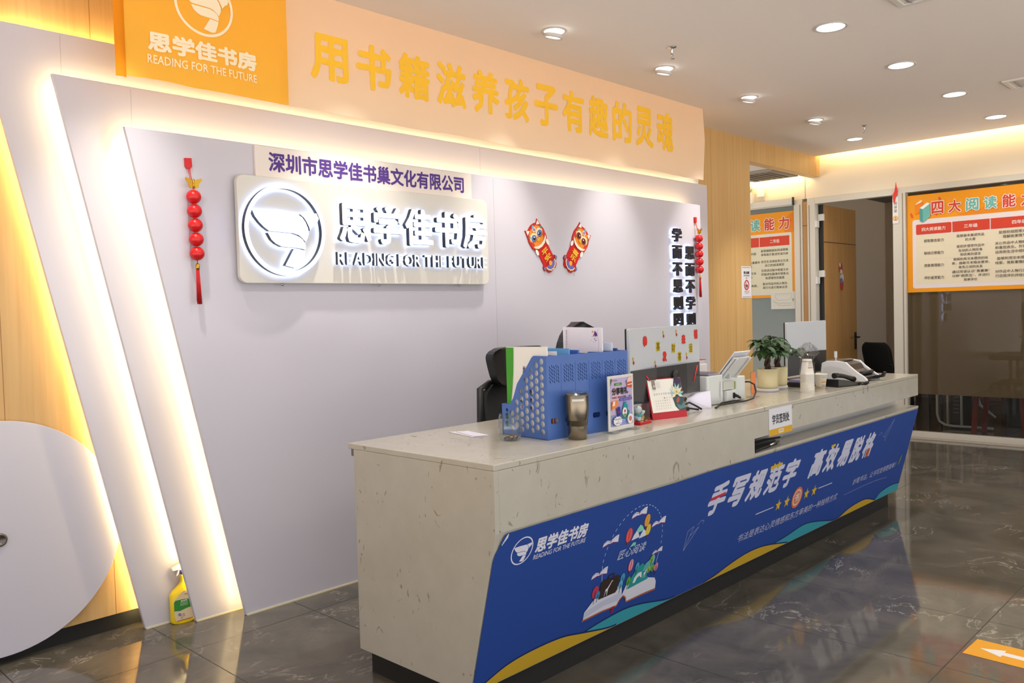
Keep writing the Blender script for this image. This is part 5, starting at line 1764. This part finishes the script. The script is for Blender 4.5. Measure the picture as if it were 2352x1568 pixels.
cv.poly([(.0, .044), (.02, .040), (.045, .046), (.060, .048), (.074, .042), (.074, .074), (.060, .082), (.03, .086), (.006, .086), (.0, .080)], (60, 140, 60))
cv.text('祛虫剂', .024, .076, .048, .083, (236, 240, 220), bold=.03)
for z in (.071, .066, .061):
    cv.rect(.022, .050, z, z + .002, (180, 206, 160))
cv.text('妙芙丝', .040, .103, .054, .107, (50, 30, 24), bold=.02)
cv.ring(.018, .027, .002, .005, (90, 110, 190))
for a_x, a_z in ((.024, .022), (.032, .026), (.034, .019), (.026, .013)):
    cv.poly([(a_x - .004, a_z - .002), (a_x + .002, a_z + .0025), (a_x + .004, a_z + .002), (a_x - .002, a_z - .003)], (140, 30, 44))
cv.rect(.008, .066, .0015, .0035, (180, 40, 50))
cv.build('label_print', t)
t.scale = (1.2, 1.0, 1.08)

# ================================================================== floor arrow
t = thing('floor_arrow_sticker', 'yellow floor sticker with a white arrow on the marble tiles', 'sticker', (2.40, -2.95, 0))
cv = Canvas((2.339, -2.771, 0), Vector((-.04, -1, 0)), Vector((.9996, -.03, 0)), off=.0008, eps=.0004)
cv.rect(0, .42, 0, .176, (228, 158, 30))
cv.poly([(.035, .088), (.115, .124), (.115, .103), (.30, .103), (.30, .070), (.115, .070), (.115, .050)], (230, 226, 222))
cv.build('sticker_sheet', t)

# ================================================================== posters on the glass
POR, PRED, PTEAL = (238, 154, 24), (206, 66, 44), (108, 178, 168)
def P_y(y):
    return -y
t = thing('reading_poster', 'wide orange reading chart on the glass beside the open door', 'poster', (XF + .018, -1.7, 1.41))
bm = B(); box(bm, XF + .0165, XF + .0195, -2.62, -.853, 1.406, 2.343); obj('sheet', bm, ink(POR), t)
cv = Canvas((XF + .0165, 0, 0), (0, -1, 0), (0, 0, 1), off=.0006, eps=.0002)
cv.poly([(1.30, 2.12), (1.9, 2.25), (2.62, 2.343), (2.62, 2.05), (1.6, 2.06)], (230, 138, 30))
cv.rect(.905, 2.56, 1.443, 2.105, (226, 216, 214), .02)
cx0 = (.938, 1.262, 1.585, 2.06); cx1 = (1.254, 1.577, 2.05, 2.5)
cv.rect(.938, 2.5, 1.48, 1.953, (226, 214, 186))
for k in range(3):
    z = 1.836 - k * .117
    cv.rect(.938, 2.5, z - .001, z + .001, (216, 204, 196))
for k in range(4):
    cv.rect(cx0[k], cx1[k], 1.960, 2.058, PRED, .012 if k == 0 else 0)
for k, s_ in enumerate(('四大阅读能力', '三年级', '四年级', '五年级')):
    m_ = (cx0[k] + min(cx1[k], cx0[k] + .46)) / 2; w_ = .105 if k == 0 else .058
    cv.text(s_, m_ - w_, 1.990, m_ + w_, 2.026, (240, 226, 216), bold=.015)
LB = (70, 62, 60)
for k, s_ in enumerate(('提取整合能力', '联结迁移能力', '想象推理能力', '评价鉴赏能力')):
    z = 1.895 - k * .118
    cv.text(s_, 1.01, z - .014, 1.185, z + .016, LB, bold=.006)
def para(lines, xc, zc, lh, ch):
    for i_, l_ in enumerate(lines):
        z = zc + ((len(lines) - 1) / 2 - i_) * lh
        w_ = ch * len(l_) / 2
        cv.text(l_, xc - w_, z - ch * .46, xc + w_, z + ch * .46, LB, bold=.006, layer=False)
    cv.layer += 0
for k, ls in enumerate((('能够基本复述作品', '的大意'), ('能初步感受作品中', '生动的人物形象', '和优美的语言'), ('能够利用文本提供的线', '索，推断文本隐含意思，', '角色之间的关系'), ('通过阅读认识“真善美”', '分辨“假恶丑”，并进行', '简单评价'))):
    para(ls, 1.415, 1.902 - k * .118, .038, .029)
for k, ls in enumerate((('能借助插图等方式', '理解故事情节'), ('关心作品中人物的命运', '和喜怒哀乐，并将感受', '运用到生活中感同身受'), ('能够利用文本提供的', '线索，推断事情的发展'), ('对作品中人物行为能进', '行自我评价并给出理由'))):
    para(ls, 1.775, 1.905 - k * .118, .040, .031)
cv.layer += 1
for a0, z0 in ((1.155, 2.28), (1.135, 2.225), (1.165, 2.235), (1.12, 2.155), (1.16, 2.16), (.90, 2.15)):
    cv.ell(a0, z0, .010, .026, (222, 92, 30), rot=.3)
cv.poly([(.935, 2.255), (.985, 2.29), (1.0, 2.28), (.95, 2.245)], (238, 232, 226)); cv.poly([(.935, 2.25), (.935, 2.15), (1.0, 2.20), (1.0, 2.275)], (232, 130, 30))
cv.poly([(.975, 2.215), (1.04, 2.262), (1.068, 2.252), (1.005, 2.20)], (240, 236, 232)); cv.poly([(.975, 2.215), (1.002, 2.203), (1.002, 2.075), (.975, 2.09)], (80, 150, 146)); cv.poly([(1.002, 2.203), (1.068, 2.250), (1.068, 2.125), (1.002, 2.075)], PTEAL)
def headline(s_, x, z, w_, h_, step, cols):
    for k, ch in enumerate(s_):
        for bold, c, lay in ((.075, (240, 230, 220), False), (.03, cols[k], False)):
            vs, fs, asp = text_mesh(ch, .03)
            g_ = .006 if bold > .05 else 0
            cv.layer += (0 if g_ else 2)
            cv.text(ch, x + k * step - g_, z - g_, x + k * step + w_ + g_, z + h_ + g_, c, bold=bold, layer=False)
            cv.layer -= (0 if g_ else 2)
headline('四大阅读能力', 1.080, 2.145, .108, .118, .150, [PRED, PRED, PTEAL, PTEAL, PRED, PRED])
cv.build('chart_print', t)

t = thing('reading_poster', 'narrower orange reading chart on the glass behind the wooden pillar', 'poster', (XF + .018, .6, 1.41))
bm = B(); box(bm, XF + .0165, XF + .0195, .290, 1.30, 1.400, 2.325); obj('sheet', bm, ink(POR), t)
cv = Canvas((XF + .0165, 0, 0), (0, -1, 0), (0, 0, 1), off=.0006, eps=.0002)
cv.poly([(-.45, 2.20), (-.37, 2.27), (-.29, 2.325), (-.29, 2.10), (-.40, 2.10)], (230, 132, 24))
cv.rect(-1.25, -.325, 1.430, 2.098, (214, 212, 200), .02)
cv.rect(-1.22, -.352, 1.46, 1.955, (216, 212, 186))
cv.rect(-.698, -.352, 1.962, 2.066, PRED); cv.rect(-1.05, -.706, 1.962, 2.066, PRED)
cv.text('二年级', -.575, 1.994, -.465, 2.036, (232, 214, 200), bold=.015)
cv.text('一年级', -.93, 1.994, -.82, 2.036, (232, 214, 200), bold=.015)
for k, ls in enumerate((('能根据图画和阅读策略', '单等提示复述所读内容'), ('结合生活体验表达交流', '自己的阅读感受'), ('在阅读过程中根据文本', '的描述在脑海中想象出', '有逻辑性的画面'), ('能对作品中的人物及', '其行为进行简单点评'))):
    para(ls, -.525, 1.895 - k * .118 - .008 * (k == 3), .042, .0315)
for k, ls in enumerate((('能复述故事的具体内容', ), ('能联系生活说出故事事件', '简单的想法'), ('能根据插图和文本', '进行想象出'), ('能判断人物的真假，', ))):
    para(ls, -.90 + (.03 if k else 0), 1.890 - k * .118, .042, .0315)
cv.layer += 1
headline('阅读能力', -.975, 2.135, .120, .135, .168, [PTEAL, PTEAL, PRED, PRED])
cv.line([(-.375, 2.205), (-.360, 2.185), (-.335, 2.235)], .012, (214, 80, 30))
cv.build('chart_print', t)

t = thing('floor_plan_sheet', 'white floor plan sheet taped under the narrower reading chart', 'paper', (XF + .014, .435, 1.27))
bm = B(); box(bm, XF + .0125, XF + .0145, .298, .572, 1.274, 1.462); obj('sheet', bm, M('plan_paper', (214, 212, 200), .6), t)
cv = Canvas((XF + .0125, -0.0, 0), (0, -1, 0), (0, 0, 1), off=.0005)
LG = (170, 172, 164)
cv.line([(-.52, 1.44), (-.34, 1.44), (-.34, 1.39), (-.38, 1.37), (-.50, 1.37), (-.52, 1.40), (-.52, 1.44)], .003, LG)
cv.line([(-.555, 1.38), (-.50, 1.34), (-.35, 1.34), (-.35, 1.31), (-.47, 1.31), (-.55, 1.36)], .003, LG)
for k in range(6):
    cv.line([(-.50 + k * .025, 1.42), (-.50 + k * .025, 1.44)], .002, LG); cv.line([(-.48 + k * .022, 1.31), (-.48 + k * .022, 1.34)], .002, LG)
cv.rect(-.322, -.316, 1.36, 1.385, (90, 92, 90))
cv.build('plan_print', t)

t = thing('no_smoking_sign', 'small white no smoking notice on the wooden pillar', 'sign', (5.917, 0, 1.39))
bm = B(); box(bm, 5.828, 6.008, -.003, -.0004, 1.392, 1.679); obj('card', bm, M('paper_white', (226, 226, 230), .6), t)
cv = Canvas((5.828, -.003, 1.392), (1, 0, 0), (0, 0, 1), off=.0005)
cv.rect(.014, .166, .274, .277, (70, 66, 66)); cv.rect(.014, .166, .010, .013, (70, 66, 66))
cv.text('禁止吸烟', .040, .217, .142, .243, (40, 36, 38), bold=.03); cv.text('NO SMOKING', .040, .198, .142, .209, (60, 56, 58), bold=.02)
cv.rect(.075, .105, .182, .186, (120, 116, 116)); cv.rect(.070, .110, .174, .176, (150, 146, 146))
cv.ring(.090, .119, .035, .045, (200, 40, 40)); cv.rect(.062, .112, .112, .120, (30, 30, 30)); cv.rect(.072, .108, .099, .106, (30, 30, 30)); cv.line([(.066, .146), (.114, .092)], .006, (200, 40, 40))
cv.text('违者罚款', .044, .056, .138, .067, (206, 60, 60)); cv.rect(.05, .132, .045, .048, (206, 90, 90))
cv.build('print', t)

# ================================================================== bits on the far wall
t = thing('junction_box', 'white square junction box on the wall above the narrower chart', 'switch box', (XF, .655, 2.50))
bm = B(); box(bm, XF - .03, XF - .0003, .612, .700, 2.505, 2.582); obj('case', bm, WPLAS, t, bevel=.004)
bm = B(); tube(bm, [(XF - .008, .63, 2.505), (XF - .006, .622, 2.47), (XF - .004, .628, 2.45)], .003, 6); obj('wire', bm, WPLAS, t)
t = thing('emergency_light', 'white emergency lamp with green label, half hidden by the pillar', 'emergency light', (XF, .79, 2.44))
bm = B(); box(bm, XF - .06, XF - .0003, .735, .90, 2.44, 2.555); obj('case', bm, WPLAS, t, bevel=.005)
bm = B(); box(bm, XF - .0612, XF - .0602, .775, .86, 2.455, 2.54); obj('label_plate', bm, M('label_green', (40, 90, 60), .5), t)
bm = B(); ball(bm, (XF - .045, .78, 2.60), .038, .034, .034, 18, 12); tube(bm, [(XF - .03, .79, 2.555), (XF - .035, .785, 2.58)], .012, 8); obj('lamp_head', bm, M('lamp_head_grey', (160, 158, 140), .3), t)
t = thing('hanging_tag', 'narrow white numbered door tag hung on the door post', 'sign', (XF - .03, -.760, 2.09))
bm = B(); box(bm, XF - .026, XF - .0215, -.790, -.735, 2.085, 2.345); obj('plate', bm, WPLAS, t)
cv = Canvas((XF - .026, -0, 0), (0, -1, 0), (0, 0, 1), off=.0005)
for k, ch in enumerate('阅读室'):
    cv.text(ch, .748, 2.265 - k * .036, .778, 2.295 - k * .036, (120, 116, 110), bold=.01)
cv.ell(.763, 2.135, .024, .024, (206, 140, 50)); cv.ell(.763, 2.135, .019, .019, (226, 196, 140)); cv.text('2', .752, 2.12, .774, 2.15, (190, 110, 40), bold=.03)
cv.build('print', t)
t = thing('red_pennant', 'small red cloth pennant hooked above the numbered door tag', 'pennant', (XF - .03, -.757, 2.30))
bm = B(); prism(bm, [Vector((XF - .036, a, b)) for a, b in ((-.772, 2.487), (-.780, 2.43), (-.786, 2.40), (-.778, 2.36), (-.764, 2.335), (-.758, 2.29), (-.750, 2.285), (-.742, 2.33), (-.744, 2.37), (-.758, 2.40), (-.766, 2.44))], (.006, 0, 0)); obj('cloth', bm, M('pennant_red', (220, 40, 30), .6), t)
t = thing('door_lion_decal', 'faded red and white paper figure stuck on the open wooden door', 'wall decoration', (8.02, -.005, 1.50))
bm = B()
for (cx_, cz_, rx, rz, mi) in ((8.02, 1.70, .05, .06, 0), (8.03, 1.66, .03, .03, 1), (8.00, 1.735, .02, .025, 1), (8.05, 1.60, .05, .045, 1), (8.03, 1.565, .035, .03, 2), (8.04, 1.515, .045, .06, 0)):
    prism(bm, [Vector((cx_ + rx * math.cos(a), -.0045 - .0006 * mi, cz_ + rz * math.sin(a))) for a in (2 * math.pi * k / 16 for k in range(16))], (0, .0018, 0), mi=mi)
obj('card', bm, [M('decal_red', (170, 50, 40), .6), M('decal_white', (206, 196, 180), .6), M('decal_blue', (90, 110, 150), .6)], t)

# ================================================================== ceiling fittings
LAMPW = emit('lamp_lens', (1.0, .97, .92), 9.0)
TRIMW = M('lamp_trim', (206, 202, 198), .35)
def downlight(x, y, r, label, group, tilt, r_name='downlight'):
    t = thing(r_name, label, 'ceiling light', (x, y, H), group)
    bm = B(); lathe(bm, [(r, -.0005), (r + .014, -.0005), (r + .016, -.004), (r + .010, -.006), (r, -.005), (r - .004, -.0005)], 40, (x, y, H)); obj('trim_ring', bm, TRIMW, t)
    if not tilt:
        bm = B(); lathe(bm, [(0, -.003), (r, -.003)], 40, (x, y, H)); obj('lens', bm, LAMPW, t)
        spot('beam', (x, y, H - .02), (x, y, 0), DOWN_W, 150, .9, (1, .975, .94), .06, t)
    else:
        bm = B(); lathe(bm, [(0, -.002), (r * .9, -.002), (r * .9, .004), (0, .004)], 32)
        lathe(bm, [(r * .9, .005), (r * .98, -.004), (r * .98, -.018), (r * .82, -.016), (r * .78, -.003)], 32, mi=1)
        bmesh.ops.rotate(bm, verts=bm.verts, cent=(0, 0, 0), matrix=Matrix.Rotation(math.radians(14), 3, 'X'))
        bmesh.ops.translate(bm, verts=bm.verts, vec=(x, y, H - .020))
        obj('lamp_head', bm, [LAMPW, TRIMW], t)
        spot('beam', (x, y + .02, H - .05), (x, y + .36, 1.55), SPOT_W, 56, 1.0, (1, .94, .86), .03, t)
    return t
row_b = [3.545, 4.629, 5.739, 6.856]
words = ['first', 'second', 'third', 'fourth']
for k, x in enumerate(row_b):
    downlight(x, -1.80, .075, 'bright round ceiling downlight over the counter aisle, %s from the counter towards the poster wall' % words[k], 'large round downlights', False)
for x in (.293, 1.377, 2.461):
    downlight(x, -1.82, .075, 'bright round ceiling downlight over the near end of the counter', 'large round downlights near the entrance', False)
for x in (-.8, .293, 1.377, 2.461, 3.545, 4.629, 5.739, 6.856):
    downlight(x, -4.6, .075, 'bright round ceiling downlight over the open floor', 'large round downlights over the open floor', False)
downlight(6.827, -.64, .065, 'round downlight nearest the wooden header in the ceiling corner', 'corner downlight', False)
for k, x in enumerate((2.447, 3.511, 4.612, 5.737)):
    downlight(x, -.74, .052, 'tilted spotlight aimed at the backdrop, %s along the banner' % words[k], 'tilted wall spotlights', True, 'spotlight')
for x in (.27, 1.37):
    downlight(x, -.745, .052, 'tilted spotlight aimed at the near end of the backdrop', 'tilted wall spotlights at the near end', True, 'spotlight')
t = thing('spotlight', 'small spotlight in the corridor ceiling behind the wooden pillar', 'ceiling light', (6.95, .49, 2.665))
bm = B(); lathe(bm, [(.03, -.001), (.042, -.001), (.042, -.004), (.03, -.004)], 24, (6.95, .49, 2.665)); obj('trim_ring', bm, TRIMW, t)
bm = B(); lathe(bm, [(0, -.002), (.03, -.002)], 24, (6.95, .49, 2.665)); obj('lens', bm, LAMPW, t)
spot('beam', (6.95, .49, 2.64), (6.95, .49, 0), 14, 120, .8, (1, .93, .84), .03, t)
for x, y, l in ((3.178, -1.017, 'small chrome sprinkler head near the tilted spotlights'), (6.298, -.929, 'small chrome sprinkler head near the corner downlight')):
    t = thing('sprinkler', l, 'sprinkler', (x, y, H))
    bm = B(); lathe(bm, [(0, -.0005), (.028, -.0005), (.026, -.005), (.010, -.008), (.006, -.012), (.006, -.035), (.004, -.04), (0, -.04)], 20, (x, y, H)); obj('stem', bm, CHROME, t)
    bm = B()
    for s_ in (-1, 1):
        tube(bm, [(x + s_ * .005, y, H - .035), (x + s_ * .011, y, H - .050), (x + s_ * .002, y, H - .064)], .0022, 6)
    lathe(bm, [(0, -.064), (.016, -.066), (.016, -.069), (0, -.069)], 16, (x, y, H)); obj('deflector', bm, CHROME, t)
def vent(x0, x1, y0, y1, label):
    t = thing('air_vent', label, 'air vent', ((x0 + x1) / 2, (y0 + y1) / 2, H))
    bm = B()
    for a, b, c, d in ((x0, x1, y0, y0 + .03), (x0, x1, y1 - .03, y1), (x0, x0 + .03, y0 + .03, y1 - .03), (x1 - .03, x1, y0 + .03, y1 - .03)):
        box(bm, a, b, c, d, H - .012, H - .0005)
    obj('frame', bm, WPLAS, t, bevel=.002)
    bm = B(); n = 10
    for k in range(n):
        yy = y0 + .03 + (y1 - y0 - .06) * (k + .5) / n
        prism(bm, [Vector((x0 + .03, yy - .012, H - .010)), Vector((x0 + .03, yy - .010, H - .012)), Vector((x0 + .03, yy + .012, H - .002)), Vector((x0 + .03, yy + .010, H - .0007))], (x1 - x0 - .06, 0, 0))
    obj('louver', bm, GREYP, t)
vent(2.90, 3.505, -2.80, -2.18, 'square louvred air vent in the ceiling over the near aisle')
vent(5.60, 5.90, -2.90, -2.14, 'narrow louvred air vent in the ceiling beside the downlight row')
t = thing('ceiling_cassette', 'square air conditioning cassette in the corridor ceiling', 'air vent', (7.05, .40, 2.665))
bm = B(); box(bm, 6.72, 7.30, .13, .62, 2.640, 2.6645); obj('casing', bm, M('cassette_grey', (150, 142, 130), .6), t, bevel=.006)
bm = B()
for k in range(6):
    box(bm, 6.80, 7.22, .20 + k * .065, .23 + k * .065, 2.636, 2.640)
obj('grille', bm, M('grille_dark', (84, 78, 70), .6), t)

# ================================================================== the room behind the glass
t = thing('conference_chair', 'dark mesh chair in the far room, nearer the open door leaf', 'chair', (8.75, -.10, 0), 'mesh chairs in the far room', math.radians(70))
x, y = 8.75, -.10
bm = B(); shell(bm, x, .66, .42, .40, y, -.03, .02, lean=.05, topw=.95, botw=.9, e_=5); obj('backrest', bm, CHM, t)
bm = B(); prism(bm, [Vector((a, b, .42)) for a, b in rounded(x - .22, x + .22, y - .44, y - .02, .06)], (0, 0, .05)); obj('seat', bm, CHM, t, bevel=.01)
for sx in (-.18, .18):
    for sy in (-.38, -.03):
        bm = B(); tube(bm, [(x + sx, y + sy, 0), (x + sx, y + sy, .42)], .012, 8); obj('leg', bm, BLACKP, t)
bm = B(); tube(bm, [(x - .19, y - .03, .42), (x - .20, y - .03, .60), (x + .20, y - .03, .60), (x + .19, y - .03, .42)], .013, 8); obj('back_frame', bm, BLACKP, t)
dup(t, (8.75, -.62, 0), 'dark mesh chair in the far room, partly hidden by the door post', rotz=math.radians(75))

SR = M('stool_red', (112, 34, 28), .45)
t = thing('red_chair', 'dark red wooden chair behind the frosted glass', 'chair', (7.98, -1.62, 0))
for (a, b) in ((7.80, -1.36), (7.80, -1.80), (8.16, -1.36), (8.16, -1.80)):
    bm = B(); prism(bm, [Vector((a - .02, b - .02, 0)), Vector((a + .02, b - .02, 0)), Vector((a + .02, b + .02, 0)), Vector((a - .02, b + .02, 0))], (.0, -.03 if b > -1.6 else .03, .42)); obj('leg', bm, SR, t)
bm = B(); box(bm, 7.79, 8.17, -1.80, -1.36, .40, .45); obj('seat', bm, SR, t, bevel=.01)
bm = B(); box(bm, 8.12, 8.16, -1.80, -1.36, .52, .80); obj('backrest', bm, SR, t, bevel=.02)
for b in (-1.40, -1.76):
    bm = B(); box(bm, 8.13, 8.155, b - .015, b + .015, .45, .54); obj('back_post', bm, SR, t)
TW = M('tube_white', (190, 192, 184), .4)
t = thing('tube_frame_desk', 'white tubular desk frame with a black tower behind the glass', 'desk', (8.3, -1.1, 0))
bm = B(); tube(bm, [(8.25, -.90, .70), (8.25, -.90, .14), (8.25, -.92, .07), (8.25, -.97, .035), (8.25, -1.05, .025), (8.25, -1.42, .025)], .014, 8); obj('frame', bm, TW, t)
for b in (-1.00, -1.13):
    bm = B(); tube(bm, [(8.25, b, .03), (8.25, b, .70)], .012, 8); obj('post', bm, TW, t)
bm = B(); tube(bm, [(8.26, -1.27, .36), (8.3, -1.29, .25), (8.4, -1.40, .12)], .014, 8); obj('brace', bm, TW, t)
bm = B(); box(bm, 8.22, 9.0, -2.4, -.86, .70, .73); obj('top', bm, M('desk_top', (170, 150, 120), .5), t)
t = thing('computer_tower', 'black computer tower between the white desk posts', 'computer', (8.35, -1.07, 0))
bm = B(); box(bm, 8.28, 8.65, -1.12, -1.02, .0, .56); obj('case', bm, BLACKP, t, bevel=.004)
bm = B()
for k in range(9):
    box(bm, 8.278, 8.28, -1.10, -1.045, .16 + k * .04, .165 + k * .04)
obj('front_grille', bm, GREYP, t)
t = thing('storage_box', 'grey storage box on the floor behind the red chair', 'box', (8.9, -1.6, 0))
bm = B(); box(bm, 8.7, 9.1, -1.95, -1.42, 0, .38); obj('body', bm, M('box_grey', (110, 112, 112), .6), t, bevel=.01)
bm = B(); box(bm, 8.69, 9.11, -1.96, -1.41, .38, .41); obj('lid', bm, M('box_grey_lid', (130, 132, 130), .6), t, bevel=.005)
t = thing('wooden_cabinet', 'low brown cabinet at the back of the far room', 'cabinet', (10.75, -1.2, 0))
bm = B(); box(bm, 10.5, 10.99, -2.4, -.3, 0, .78); obj('body', bm, M('cabinet_brown', (120, 96, 72), .6), t, bevel=.004)
for b in (-2.35, -1.65, -.95):
    bm = B(); box(bm, 10.485, 10.5, b, b + .6, .06, .74); obj('door', bm, M('cabinet_brown_door', (132, 106, 80), .6), t, bevel=.003)
